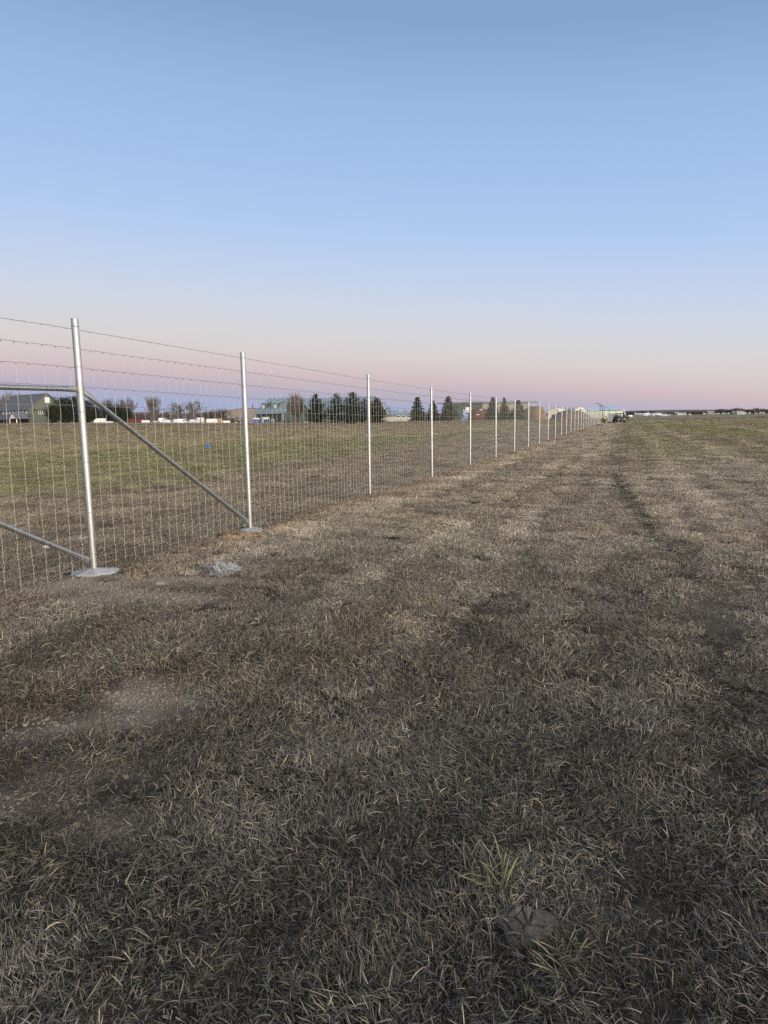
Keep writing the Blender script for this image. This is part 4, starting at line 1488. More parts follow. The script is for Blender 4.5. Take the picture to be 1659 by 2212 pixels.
# ------------------------------------------------------------------ street lamps
def lamp(n, x, top, depth, label, arm=1.0, both=False, side=-1):
    root = thing('street_lamp', label, 'street lamp', spot(n, x, depth), 0, 'dark yard lamps')
    h = hgt(n, x, top, depth)
    mb = MB(); mb.tube((0, 0, -.3), (0, 0, h), .13, .09, 8); obj('pole', mb, M_STEELP, root)
    mb = MB(); mb.tube((0, 0, h - .08), (side * arm, 0, h), .05, .05, 6); obj('arm', mb, M_STEELP, root)
    mb = MB(); mb.box(side * arm * 1.75 if side < 0 else side * arm * .6, side * arm * .6 if side < 0 else side * arm * 1.75, -.22, .22, h - .1, h + .12); obj('lamp_head', mb, M_STEELP, root)


for n, x, top, dp, lb in [(2, 113, 410, 232, 'yard lamp left of the big vase shaped bare tree'), (2, 562, 450, 262, 'short yard lamp left of the middle bare tree'),
                          (2, 852, 435, 262, 'yard lamp left of the tallest lamp'), (2, 930, 462, 272, 'lowest yard lamp beside the tallest lamp'),
                          (2, 997, 355, 208, 'tallest yard lamp in front of the vans'), (2, 1062, 420, 250, 'yard lamp right of the tallest lamp'),
                          (2, 283, 452, 250, 'plain lamp under the big bare tree')]:
    lamp(n, x, top, dp, lb, .75, side=-1 if n == 2 and x in (562, 930, 997) else 1)
lamp(4, 437, 432, 285, 'lamp rising over the low tan hall', .7)
for x, top, dp, lb in [(711, 235, 250, 'tallest lamp in front of the pale hangar'), (757, 265, 285, 'second lamp in front of the pale hangar'), (782, 286, 318, 'third lamp in front of the pale hangar'), (868, 302, 345, 'lamp in front of the hangar nearest the work vehicle')]:
    lamp(6, x, top, dp, lb, .9)

# ------------------------------------------------------------------ yard vehicles and stores
def wheel(root, x, y, r=.35, w=.22, name='wheel'):
    mb = MB(); mb.tube((x, y - w / 2, r), (x, y + w / 2, r), r, r, 16); o = obj(name, mb, M_RUBBER, root)
    mb = MB(); mb.tube((x, y - w / 2 - .015, r), (x, y + w / 2 + .015, r), r * .55, r * .55, 12); obj('rim', mb, mat('rim_grey', (.35, .36, .37), .4, .6), o)


def box_trailer(n, x0, x1, top, depth, label, col=None, name='box_trailer', rz=0.0, D=2.3, nose=False):
    L = span(n, x0, x1, depth); h = hgt(n, (x0 + x1) / 2, top, depth)
    root = thing(name, label, 'trailer', spot(n, x0, depth), rz, 'pale trailers and vans parked in the yard')
    m_ = col or M_WHITE
    mb = MB()
    if nose: mb.prism([(.0, .55), (L, .55), (L, h), (L * .28, h), (0, .55 + (h - .55) * .45)], -D / 2, D / 2)
    else: mb.prism([(0, .5), (L, .5), (L, h - .12), (L - .12, h), (.12, h), (0, h - .12)], -D / 2, D / 2)
    b = obj('body', mb, m_, root)
    mb = MB(); mb.box(L * .62, L * .62 + .75, -D / 2 - .03, -D / 2 - .002, .6, min(h - .3, 2.4)); d = obj('side_door', mb, mat('trailer_door', (.62, .64, .67), .5), root)
    mb = MB(); mb.box(L * .62 + .06, L * .62 + .12, -D / 2 - .07, -D / 2 - .032, 1.2, 1.35); obj('handle', mb, M_BLACK, d)
    mb = MB(); mb.box(.1, L - .1, -D / 2 - .02, -D / 2 - .003, .52, .66); obj('skirt', mb, mat('skirt_grey', (.2, .21, .22), .6), root)
    for wx in (L * .42, L * .42 + .75):
        for y in (-D / 2 + .1, D / 2 - .1): wheel(root, wx, y, .34)
    mb = MB(); mb.tube((0, 0, .5), (-1.0, 0, .45), .06, .05, 6); obj('tongue', mb, M_BLACK, root)
    return root


def truck(n, x0, x1, top, depth, label, col, flip=False, name='van', cat='van'):
    """boxy van or truck side view: cab at the left unless flipped"""
    L = span(n, x0, x1, depth); h = hgt(n, (x0 + x1) / 2, top, depth)
    root = thing(name, label, cat, spot(n, x1 if flip else x0, depth), math.pi if flip else 0, 'pale trailers and vans parked in the yard')
    D = 2.0
    mb = MB(); mb.prism([(0, .45), (L, .45), (L, h), (L * .24, h), (L * .14, h * .62), (0, h * .52)], -D / 2, D / 2); obj('body', mb, col, root)
    for s in (-1, 1):
        y0, y1 = (-D / 2 - .02, -D / 2 - .003) if s < 0 else (D / 2 + .003, D / 2 + .02)
        mb = MB(); mb.prism([(L * .17, h * .62), (L * .36, h * .62), (L * .36, h * .9), (L * .25, h * .9)], y0, y1); obj('side_window', mb, M_GLASS, root)
        mb = MB(); mb.box(L * .375, L * .385, y0, y1, .6, h * .92); obj('door_seam', mb, M_BLACK, root)
    mb = MB(); mb.add([(L * .145, -D * .42, h * .64), (L * .145, D * .42, h * .64), (L * .235, D * .42, h * .95), (L * .235, -D * .42, h * .95)], [(0, 1, 2, 3)])
    for q in range(4): mb.v[q] = (mb.v[q][0] - .03, mb.v[q][1], mb.v[q][2])
    obj('windscreen', mb, M_GLASS, root)
    mb = MB(); mb.box(-.08, .05, -D / 2, D / 2, .4, .62); obj('bumper', mb, M_BLACK, root)
    for y in (-.7, .7):
        mb = MB(); mb.box(-.03, .03, y - .15, y + .15, h * .4, h * .4 + .16); obj('headlight', mb, mat('lamp_lens', (.7, .72, .74), .2), root)
    for wx in (L * .18, L * .78):
        for y in (-D / 2 + .08, D / 2 - .08): wheel(root, wx, y, .36)
    return root


def car(n, x0, x1, top, depth, label, col, flip=False):
    L = max(span(n, x0, x1, depth), 2.0); h = hgt(n, (x0 + x1) / 2, top, depth)
    root = thing('parked_car', label, 'car', spot(n, x1 if flip else x0, depth), math.pi if flip else 0, 'cars parked along the yard')
    D = 1.75
    mb = MB(); mb.prism([(0, .3), (L, .3), (L, h * .62), (L * .85, h * .66), (L * .24, h * .66), (0, h * .52)], -D / 2, D / 2); obj('body', mb, col, root)
    mb = MB(); mb.prism([(L * .22, h * .655), (L * .9, h * .655), (L * .8, h * .95), (L * .72, h), (L * .45, h), (L * .38, h * .97)], -D / 2 + .1, D / 2 - .1); cb = obj('cabin', mb, M_GLASS, root)
    mb = MB(); mb.prism([(L * .41, h * .98), (L * .76, h * .98), (L * .72, h + .02), (L * .45, h + .02)], -D / 2 + .08, D / 2 - .08); obj('roof', mb, col, root)
    for wx in (L * .19, L * .8):
        for y in (-D / 2 + .06, D / 2 - .06): wheel(root, wx, y, .31)
    for y in (-.6, .6):
        mb = MB(); mb.box(-.02, .04, y - .14, y + .14, h * .42, h * .52); obj('headlight', mb, mat('lamp_lens', (.7, .72, .74), .2), root)


M_PBLUE = mat('pale_blue_paint', (.52, .62, .74), .5, 0, .06)
YD = 204
box_trailer(1, 1222, 1340, 562, 206, 'white camper trailer with sloping nose right of the nearest post', nose=True, name='camper_trailer')
box_trailer(1, 1348, 1430, 598, 204, 'small pale box trailer beside the white camper trailer', M_PBLUE)
# red flatbeds
M_RED = mat('rusty_red_paint', (.22, .055, .045), .6, 0, .3)
for x0, x1, lb in ((82, 155, 'left red stake-sided flatbed trailer'), (180, 258, 'right red stake-sided flatbed trailer')):
    L = span(2, x0, x1, YD); root = thing('flatbed_trailer', lb + ' in the yard', 'trailer', spot(2, x0, YD), 0, 'red flatbed trailers')
    mb = MB(); mb.box(0, L, -1.1, 1.1, .55, .75); obj('bed', mb, M_BLACK, root)
    for q in np.linspace(.1, L - .1, 4):
        for y in (-1.05, 1.05):
            mb = MB(); mb.box(q - .09, q + .09, y - .05, y + .05, .75, 1.75); obj('stake', mb, M_RED, root)
    mb = MB(); mb.box(0, L, -1.1, 1.1, 1.75, 1.95); obj('top_frame', mb, M_BLACK, root)
    for wx in (L * .35, L * .65):
        for y in (-1, 1): wheel(root, wx, y, .3)
box_trailer(2, 256, 328, 585, 202, 'squat white utility trailer right of the red flatbeds')
car(2, 345, 398, 602, 205, 'pale car behind the squat utility trailer', M_WHITE)
truck(2, 402, 478, 592, 210, 'low white pickup truck left of the white lorry', M_WHITE, True, 'pickup_truck', 'truck')
truck(2, 470, 562, 556, 212, 'white lorry with a tall cab left of the vans', M_WHITE, True, 'lorry', 'truck')
for i, (x0, x1, top, c_, lb) in enumerate([(512, 572, 577, M_PBLUE, 'pale blue van, leftmost in the row of vans'), (577, 640, 583, M_WHITE, 'white van, second in the row of vans'),
                                          (643, 702, 572, M_PBLUE, 'pale blue van, third in the row of vans'), (708, 832, 566, M_WHITE, 'long white van in the middle of the row'),
                                          (840, 925, 576, M_PBLUE, 'pale blue van right of the long white van')]):
    truck(2, x0, x1, top, YD + (i % 2), lb, c_, i % 2 == 1)
truck(2, 930, 1032, 552, 210, 'tall white delivery van behind the tallest yard lamp', M_WHITE)
box_trailer(2, 1085, 1205, 568, 202, 'clean white box trailer between the two straw piles')
# boat on a trailer
L = span(2, 1285, 1385, 206); h = hgt(2, 1330, 560, 206)
root = thing('boat', 'white boat on a low trailer before the tan warehouse', 'boat', spot(2, 1285, 206))
mb = MB(); mb.prism([(0, h * .62), (L * .15, .55), (L, .55), (L, h * .62)], -.9, .9); obj('hull', mb, M_WHITE, root)
mb = MB(); mb.prism([(L * .2, h * .62), (L * .9, h * .62), (L * .8, h), (L * .35, h * .95)], -.7, .7); obj('cover', mb, M_BLACK, root)
for y in (-.8, .8): wheel(root, L * .6, y, .3)
# dark tractor and skid loader
for x0, x1, top, lb in ((1395, 1432, 566, 'dark roll-off skip beside the warehouse'), (1434, 1478, 548, 'dark skid loader by the second fence post'), (1484, 1545, 556, 'dark compact tractor just left of the second fence post')):
    L = span(2, x0, x1, 206); h = hgt(2, (x0 + x1) / 2, top, 206)
    if 'skip' in lb:
        root = thing('skip', lb, 'skip', spot(2, x0, 206))
        mb = MB(); mb.prism([(.3, .1), (L - .3, .1), (L, h), (0, h)], -1, 1); obj('body', mb, M_BLACK, root)
        mb = MB(); mb.box(-.06, L + .06, -1.06, 1.06, h + .002, h + .1); obj('rim', mb, M_STEELP, root)
        continue
    root = thing('tractor', lb, 'tractor', spot(2, x0, 206), 0, 'dark machines by the warehouse')
    mb = MB(); mb.prism([(0, .5), (L, .5), (L, h * .6), (L * .55, h * .6), (L * .5, h * .5), (0, h * .48)], -.6, .6); obj('body', mb, M_BLACK, root)
    for q in (L * .5, L * .95):
        for y in (-.6, .6):
            mb = MB(); mb.tube((q, y, h * .55), (q, y, h - .08), .05, .05, 6); obj('cab_post', mb, M_BLACK, root)
    mb = MB(); mb.box(L * .44, L, -.75, .75, h - .1, h); obj('cab_roof', mb, M_BLACK, root)
    wheel(root, L * .75, -.75, h * .28, .3); wheel(root, L * .75, .75, h * .28, .3); wheel(root, L * .18, -.65, h * .18, .2); wheel(root, L * .18, .65, h * .18, .2)

# portable toilets
for x0, x1, lb in ((176, 258, 'blue portable toilet at the left corner of the workshop'), (312, 372, 'dark blue portable toilet before the white garage door')):
    dp = 200
    L = 1.25 if x0 > 200 else 1.35; h = hgt(3, x0, 557, dp)
    p = spot(3, (x0 + x1) / 2, dp)
    root = thing('portable_toilet', lb, 'toilet', p, 0, 'portable toilets')
    cb = mat('toilet_blue', (.045, .13, .36), .55) if x0 < 200 else mat('toilet_navy', (.03, .065, .14), .55)
    wd = span(3, x0, x1, dp) / 2
    mb = MB(); mb.box(-wd, wd, -.65, .65, .1, h - .3); obj('cabin', mb, cb, root)
    mb = MB(); mb.prism([(-wd - .08, h - .3), (wd + .08, h - .3), (wd * .7, h), (-wd * .7, h)], -.72, .72); obj('roof', mb, M_WHITE, root)
    mb = MB(); mb.box(-wd * .6, wd * .6, -.69, -.655, .2, h - .45); d = obj('door', mb, cb, root)
    mb = MB(); mb.box(wd * .4, wd * .5, -.73, -.695, 1.0, 1.15); obj('handle', mb, M_BLACK, d)
    mb = MB(); mb.box(-wd - .05, wd + .05, -.7, .7, -.1, .095); obj('base', mb, M_BLACK, root)
car(3, 505, 572, 592, 203, 'grey car parked by the workshop corner', mat('car_grey', (.2, .22, .25), .35, .3))
car(3, 572, 662, 573, 200, 'dark blue car under the twiggy brown tree', mat('car_navy', (.03, .045, .08), .35, .2), True)
car(3, 838, 880, 568, 203, 'white car between the brown tree and first pine', M_WHITE)
car(3, 1370, 1425, 578, 202, 'white car half hidden under the tallest pine', M_WHITE)
car(3, 1600, 1660, 566, 202, 'white car left of the third fence post', M_WHITE)
# white container row
for x0, x1, lb in ((322, 560, 'left long white storage container behind the wire'), (566, 722, 'right white storage container beside the lone spruce')):
    L = span(4, x0, x1, 212); h = hgt(4, (x0 + x1) / 2, 546, 212)
    root = thing('storage_container', lb, 'container', spot(4, x0, 212), 0, 'white containers')
    mb = MB(); mb.box(0, L, -1.2, 1.2, -.2, h); obj('body', mb, mat('container_white', (.62, .63, .58), .6, 0, .1, .6), root)
    for q in np.arange(.3, L - .2, .6):
        mb = MB(); mb.box(q, q + .14, -1.24, -1.203, 0, h - .12); obj('rib', mb, mat('container_rib', (.45, .46, .43), .6), root)
    mb = MB(); mb.box(-.02, L + .02, -1.27, -1.205, h - .11, h + .03); obj('top_rail', mb, M_WHITE, root)
root = thing('picnic_table', 'dark picnic table in front of the white containers', 'table', spot(4, 552, 203))
L = span(4, 498, 608, 203)
mb = MB(); mb.box(-L / 2, L / 2, -.45, .45, .78, .86); obj('table_top', mb, M_STEELP, root)
for y in (-.85, .85):
    mb = MB(); mb.box(-L / 2, L / 2, y - .15, y + .15, .45, .5); obj('bench', mb, M_STEELP, root)
for q in (-L * .35, L * .35):
    for y in (-.5, .5):
        mb = MB(); mb.tube((q, y * 1.5, -.1), (q, y * .3, .77), .05, .05, 6); obj('leg', mb, M_STEELP, root)
car(4, 335, 425, 600, 202, 'low dark car at the left white container', M_BLACK)
lump('tarp_bundle', spot(4, 1395, 214) + Vector((0, 0, .6)), .75, .7, 2.1, mat('blue_tarp', (.30, .38, .62), .45, 0, .4, 1.5), 'crumpled blue and white tarpaulin bundle before the metal shed', 'tarpaulin', 91, .9, None, 4, 1.6)
for x, y, lb in ((1280, 575, 'white bale end left of the blue tarpaulin'), (1607, 452, 'white sack on top of the red heap'), (1562, 515, 'white pipe lying on the red heap')):
    p = spot(4, x, 209); z = hgt(4, x, y, 209)
    lump('sack', p + Vector((0, 0, max(z, .15))), .55, .3, .2, M_WHITE, lb, 'sack', 95 + x, .3, 'white scraps on the heaps', 2)


def heap(n, x0, x1, top, depth, col, label, steep=.5, seed=0, dpt=.8):
    w = span(n, x0, x1, depth) / 2; h = hgt(n, (x0 + x1) / 2, top, depth)
    mb = MB(); nr, na = 14, 48
    for i in range(nr + 1):
        r = i / nr
        for j in range(na):
            t = 2 * math.pi * j / na
            prof_ = (1 - r ** (2.0 / steep)) 
            k = 1 + .08 * math.sin(3 * t + seed) + .05 * math.sin(5 * t + seed * 2)
            nz = mnoise.noise(Vector((r * math.cos(t) * 2.6, r * math.sin(t) * 2.6, seed))) * .16 + mnoise.noise(Vector((r * math.cos(t) * 9, r * math.sin(t) * 9, seed))) * .05
            mb.v.append((w * r * k * math.cos(t), w * dpt * r * k * math.sin(t), max(-.3, h * (prof_ + nz * (1 - r * .6) - .02) if i < nr else -.4)))
    for i in range(nr):
        for j in range(na):
            j2 = (j + 1) % na
            mb.f.append((i * na + j, i * na + j2, (i + 1) * na + j2, (i + 1) * na + j))
    tag(obj('heap', mb, col, None, spot(n, (x0 + x1) / 2, depth)), label, 'heap', 'heaps of mulch and soil')


M_MULCH = mat('red_mulch', (.125, .062, .042), .95, 0, .4, 1.5, 1.0, 6)
M_STRAWH = mat('brown_compost', (.165, .115, .075), .95, 0, .3, 1.2, 1.0, 6)
M_SOILH = mat('grey_soil_heap', (.13, .102, .082), .95, 0, .3, 1.0, 1.0, 6)
heap(5, -190, 420, 425, 222, M_MULCH, 'dark red mulch heap against the metal shed', .75, 2)
heap(5, 400, 800, 445, 226, M_STRAWH, 'brown heap between the two right spruces', .7, 4)
heap(5, 835, 1305, 388, 218, M_STRAWH, 'large flat-topped tan compost heap', .42, 5)
heap(5, 1295, 2060, 462, 226, M_SOILH, 'wide grey brown soil heap in front of the hoop barns', .6, 8)
heap(6, 250, 520, 405, 270, M_SOILH, 'low soil heap below the wide hoop barn', .6, 11)
heap(2, 1028, 1095, 568, 214, M_STRAWH, 'small tan pile behind the clean white box trailer', .6, 13)
heap(2, 1198, 1290, 558, 215, mat('straw_pile', (.33, .25, .15), .95, 0, .25, 1), 'small straw coloured pile right of the white box trailer', .6, 14)

# ------------------------------------------------------------------ people and machines at the far end of the fence
DU = 137
root = thing('utility_vehicle', 'black utility buggy with roof seen from the front at the end of the fence', 'utility vehicle', spot(6, 1043, DU))
wv = span(6, 968, 1120, DU); hv = hgt(6, 1043, 402, DU); hwv = wv / 2
mb = MB(); mb.prism([(-1.4, .42), (1.45, .42), (1.45, 1.3), (.75, 1.3), (.7, 1.0), (.2, 1.0), (-.55, 1.3), (-1.4, 1.05)], -hwv * .78, hwv * .78, 'x'); obj('body', mb, M_BLACK, root)
mb = MB(); mb.prism([(-1.48, 1.03), (-.55, 1.30), (-.55, 1.34), (-1.50, 1.08)], -hwv * .55, hwv * .55, 'x'); obj('hood', mb, mat('hood_pale', (.09, .085, .09), .5), root)
mb = MB(); mb.prism([(-.95, hv - .16), (-.8, hv - .04), (-.2, hv), (.7, hv - .02), (.9, hv - .14)], -hwv * .72, hwv * .72, 'x'); obj('roof', mb, M_BLACK, root)
for s in (-1, 1):
    mb = MB(); mb.path([(s * hwv * .7, -.55, 1.1), (s * hwv * .66, -.75, hv - .12)], .045, 6); obj('roof_pillar', mb, M_BLACK, root)
    mb = MB(); mb.path([(s * hwv * .7, .75, .9), (s * hwv * .66, .75, hv - .12)], .045, 6); obj('roof_pillar', mb, M_BLACK, root)
    mb = MB(); mb.box(s * hwv * .62 - .13, s * hwv * .62 + .13, -1.47, -1.40, .72, .84); obj('headlight', mb, mat('lamp_lens', (.7, .72, .74), .2), root)
    mb = MB(); mb.box(s * hwv * .35 - .25, s * hwv * .35 + .25, .15, .6, .95, 1.25); obj('seat', mb, M_BLACK, root)
    mb = MB(); mb.box(s * hwv * .35 - .25, s * hwv * .35 + .25, .6, .75, .95, 1.6); obj('seat_back', mb, M_BLACK, root)
    for y in (-.98, 1.0):
        mb = MB(); x_ = s * (hwv - .14); mb.tube((x_ - .14, y, .33), (x_ + .14, y, .33), .33, .33, 18); wl_ = obj('wheel', mb, M_RUBBER, root)
        mb = MB(); mb.tube((x_ - .15, y, .33), (x_ + .15, y, .33), .17, .17, 12); obj('rim', mb, mat('rim_grey', (.35, .36, .37), .4, .6), wl_)
        mb = MB(); mb.prism([(y - .42, .62), (y + .42, .62), (y + .3, .76), (y - .3, .76)], x_ - .16, x_ + .16, 'x'); obj('mudguard', mb, M_BLACK, root)
mb = MB(); mb.tube((-hwv * .5, -1.58, .5), (hwv * .5, -1.58, .5), .04, .04, 8); mb.tube((-hwv * .5, -1.58, .78), (hwv * .5, -1.58, .78), .04, .04, 8)
for s in (-1, 1): mb.tube((s * hwv * .45, -1.58, .48), (s * hwv * .45, -1.58, .8), .035, .035, 6)
obj('bull_bar', mb, M_STEELP, root)
mb = MB(); mb.path([(-hwv * .35 + .17 * math.cos(t), -.28 - .06 * math.sin(t), 1.32 + .16 * math.sin(t)) for t in np.linspace(0, 6.28, 15)], .02, 5, False); obj('steering_wheel', mb, M_BLACK, root)

# worker stooping at the last post
def skin(name, pts, edges, rad, material, parent=None, loc=None, rot=0.0):
    me = bpy.data.meshes.new(name); me.from_pydata(pts, edges, [])
    o = link(name, me, material, parent, loc)
    o.modifiers.new('skin', 'SKIN')
    for i, r in enumerate(rad):
        me.skin_vertices[0].data[i].radius = (r, r) if not isinstance(r, tuple) else r
    me.skin_vertices[0].data[0].use_root = True
    ss = o.modifiers.new('sub', 'SUBSURF'); ss.levels = 2; ss.render_levels = 2
    dg = bpy.context.evaluated_depsgraph_get()
    m2 = bpy.data.meshes.new_from_object(o.evaluated_get(dg))
    o.modifiers.clear(); o.data = m2
    if not m2.materials: m2.materials.append(material)
    m2.polygons.foreach_set('use_smooth', [True] * len(m2.polygons))
    return o


pw = spot(6, 785, 133)
per = thing('person', 'worker in yellow safety vest and white hard hat stooping at the fence end', 'person', pw, R(15))
M_SKIN = mat('skin', (.42, .27, .2), .6)
M_DARKCLOTH = mat('dark_work_clothes', (.035, .037, .045), .85)
# pelvis first; stooped forward (towards +x), knees bent
pts = [(0, 0, .80), (.10, 0, .98), (.22, 0, 1.14), (.30, 0, 1.27), (.35, 0, 1.34), (.39, 0, 1.42), (.43, 0, 1.50),
       (.0, .10, .76), (.10, .12, .45), (-.02, .13, .10), (.14, .14, .05), (.0, -.10, .76), (.14, -.12, .46), (.06, -.13, .10), (.22, -.14, .05),
       (.26, .19, 1.22), (.42, .23, 1.02), (.62, .18, .92), (.26, -.19, 1.22), (.40, -.23, 1.00), (.58, -.18, .86)]
eds = [(0, 1), (1, 2), (2, 3), (3, 4), (4, 5), (5, 6), (0, 7), (7, 8), (8, 9), (9, 10), (0, 11), (11, 12), (12, 13), (13, 14), (3, 15), (15, 16), (16, 17), (3, 18), (18, 19), (19, 20)]
rad = [.15, .15, .17, .14, .065, .095, .085, .10, .075, .055, .045, .10, .075, .055, .045, .07, .052, .04, .07, .052, .04]
skin('body', pts, eds, rad, M_DARKCLOTH, per)
vest = skin('safety_vest', [(.06, 0, .92), (.13, 0, 1.02), (.22, 0, 1.14), (.29, 0, 1.25)], [(0, 1), (1, 2), (2, 3)], [(.20, .19), (.215, .205), (.225, .215), (.17, .19)], mat('hi_vis_yellow', (.55, .72, .10), .6, 0, .08), per)
mb = MB(); mb.path([(.12 + .0, .20 * math.cos(t), 1.02 + .06 * math.sin(t)) for t in np.linspace(0, 6.28, 5)], .01, 4)
skin('head', [(.39, 0, 1.40), (.41, 0, 1.46), (.43, 0, 1.53), (.50, 0, 1.45)], [(0, 1), (1, 2), (1, 3)], [.075, .10, .09, .03], M_SKIN, per)
mb = MB()
for i, z in enumerate(np.linspace(0, 1, 6)):
    rr = math.sqrt(max(0, 1 - z * z)) * .135 + .001
    mb.v += [(.43 + z * .05 + rr * math.cos(t), rr * math.sin(t), 1.51 + .13 * z) for t in np.linspace(0, 6.28, 17)[:-1]]
for i in range(5):
    for j in range(16): mb.f.append((i * 16 + j, i * 16 + (j + 1) % 16, (i + 1) * 16 + (j + 1) % 16, (i + 1) * 16 + j))
mb.tube((.45, 0, 1.505), (.45, 0, 1.52), .17, .16, 16)
obj('hard_hat', mb, M_WHITE, per, None, True)
for y in (.18, -.18):
    q = (.62, .18, .92) if y > 0 else (.58, -.18, .86)
    hand = [(q[0] - .02, q[1], q[2])]; ed = []; rd = [.032]
    hand.append((q[0] + .06, q[1], q[2] - .02)); ed.append((0, 1)); rd.append(.034)
    for f in range(4):
        b = len(hand); hand += [(q[0] + .10, q[1] + (f - 1.5) * .022, q[2] - .03), (q[0] + .135 - .006 * abs(f - 1), q[1] + (f - 1.5) * .024, q[2] - .065)]
        ed += [(1, b), (b, b + 1)]; rd += [.010, .009]
    b = len(hand); hand += [(q[0] + .03, q[1] - math.copysign(.04, y), q[2] - .01), (q[0] + .07, q[1] - math.copysign(.055, y), q[2] - .03)]; ed += [(0, b), (b, b + 1)]; rd += [.012, .010]
    skin('hand', hand, ed, rd, M_SKIN, per)

# screened chain link fence and posts behind
DF = 168
root = thing('screen_fence', 'grey screened chain link fence left of the utility buggy', 'fence', spot(6, 850, DF))
L = span(6, 850, 1010, DF); h = hgt(6, 900, 412, DF)
mb = MB(); mb.add([(0, 0, .05), (L, 0, .05), (L, 0, h), (0, 0, h), (0, .03, .05), (L, .03, .05), (L, .03, h), (0, .03, h)], [(0, 1, 2, 3), (7, 6, 5, 4), (0, 4, 5, 1), (1, 5, 6, 2), (2, 6, 7, 3), (3, 7, 4, 0)])
obj('screen', mb, mat('screen_cloth', (.21, .235, .25), .9, 0, .25, 1.2), root)
mb = MB(); mb.tube((-.1, -.05, h), (L + .1, -.05, h), .05, .05, 8); obj('top_rail', mb, mat('rail_green', (.16, .24, .24), .5), root)
for q in np.linspace(0, L, 4):
    mb = MB(); mb.tube((q, -.06, -.3), (q, -.06, h + .05), .045, .045, 8); obj('post', mb, M_GALV, root)
for x, lb in ((800, 'set but unwired steel post just right of the worker'), (830, 'last unwired steel post left of the screened fence')):
    o = link('bare_post', pm_line, M_GALV, None, spot(6, x, 146)); tag(o, lb, 'fence post', 'posts waiting for wire')
lump('soil_mound', spot(6, 930, 140), 1.1, .6, .28, M_SOILH, 'low mound of dug brown soil left of the utility buggy', 'soil mound', 120, .5, None, 3)

# boom lift right of the buggy
DBm = 190
p = spot(6, 1165, DBm)
root = thing('boom_lift', 'pale blue boom lift on a dark wheeled base right of the buggy', 'boom lift', p)
mb = MB(); mb.box(-1.0, 1.0, -.9, .9, .45, 1.15); obj('chassis', mb, M_BLACK, root)
mb = MB(); mb.box(-.7, .5, -.7, .7, 1.152, 1.6); obj('turret', mb, M_STEELP, root)
xt = span(6, 1165, 1122, DBm); zt = hgt(6, 1122, 347, DBm)
mb = MB(); mb.path([(-.2, 0, 1.5), (xt, 0, zt)], [.22, .17], 4); obj('boom', mb, mat('boom_blue', (.45, .58, .66), .4), root)
mb = MB(); mb.box(xt - .5, xt + .3, -.4, .4, zt - .1, zt + .12); obj('boom_head', mb, mat('boom_blue', (.45, .58, .66), .4), root)
for x_ in (-.75, .75):
    for y in (-.9, .9): wheel(root, x_, y, .5, .3)

# ------------------------------------------------------------------ airfield on the right
def strip(name, x0, x1, y0, y1, z, material):
    mb = MB(); nseg = 30
    for k in range(nseg):
        a0 = x0 + (x1 - x0) * k / nseg; a1 = x0 + (x1 - x0) * (k + 1) / nseg
        mb.add([(a0, y0, float(ground(a0, y0)) + z), (a1, y0, float(ground(a1, y0)) + z), (a1, y1, float(ground(a1, y1)) + z), (a0, y1, float(ground(a0, y1)) + z)], [(0, 1, 2, 3)])
    return tag(obj(name, mb, material), kind='structure')


strip('taxiway', 62, 420, 208, 214, .03, mat('pale_concrete', (.33, .31, .28), .9, 0, .12, .05, spec=0.0))
strip('apron', 45, 260, 262, 340, .04, mat('pale_concrete_apron', (.25, .235, .215), .9, 0, .12, .03, spec=0.0))
strip('yard_gravel', -160, 60, 198, 330, .03, mat('yard_gravel', (.21, .145, .10), .95, 0, .3, .15, spec=0.0))


def plane(n, x, depth, s, label, rz):
    root = thing('light_aircraft', label, 'aircraft', spot(n, x, depth), rz, 'light aircraft parked on the apron')
    m_ = mat('aircraft_white', (.68, .74, .80), .4)
    mb = MB(); mb.path([(0, -2.6 * s, 1.15 * s), (0, -2.0 * s, 1.3 * s), (0, -.6 * s, 1.45 * s), (0, 1.4 * s, 1.4 * s), (0, 4.6 * s, 1.5 * s)], [.25 * s, .5 * s, .62 * s, .5 * s, .14 * s], 12); obj('fuselage', mb, m_, root, None, True)
    mb = MB(); mb.box(-5.2 * s, 5.2 * s, -.9 * s, .6 * s, 2.12 * s, 2.3 * s); obj('wing', mb, m_, root)
    mb = MB(); mb.prism([(3.7 * s, 1.5 * s), (4.8 * s, 1.5 * s), (5.0 * s, 2.9 * s), (4.4 * s, 2.9 * s)], -.06 * s, .06 * s, 'x'); obj('fin', mb, m_, root)
    mb = MB(); mb.box(-1.7 * s, 1.7 * s, 4.0 * s, 4.8 * s, 1.5 * s, 1.6 * s); obj('tailplane', mb, m_, root)
    mb = MB(); mb.box(-.5 * s, .5 * s, -1.2 * s, .3 * s, 1.75 * s, 2.1 * s); obj('cabin_window', mb, M_GLASS, root)
    mb = MB(); mb.box(-.9 * s, .9 * s, -2.72 * s, -2.66 * s, 1.08 * s, 1.22 * s); obj('propeller', mb, M_BLACK, root)
    for q in ((-1.1, 0), (1.1, 0), (0, -1.9)):
        wheel(root, q[0] * s, q[1] * s, .3 * s, .18)
    for q in (-1, 1):
        mb = MB(); mb.tube((q * .5 * s, -.2 * s, 1.2 * s), (q * 2.6 * s, -.2 * s, 2.13 * s), .06, .06, 5); obj('strut', mb, m_, root)


for x, dp, s_, lb, rz in [(42, 330, 0.92, 'pale aircraft nearest to the buggy, first of the row', .5), (112, 345, 0.80, 'second parked aircraft right of the buggy', 2.4), (168, 338, 0.80, 'third parked aircraft right of the buggy', .2), (228, 352, 0.96, 'fourth aircraft with long wing, end of the row', .9)]:
    plane(7, x, dp, s_, lb, rz)
box_trailer(6, 1150, 1262, 436, 300, 'long white lorry trailer parked beyond the boom lift', name='lorry_trailer')


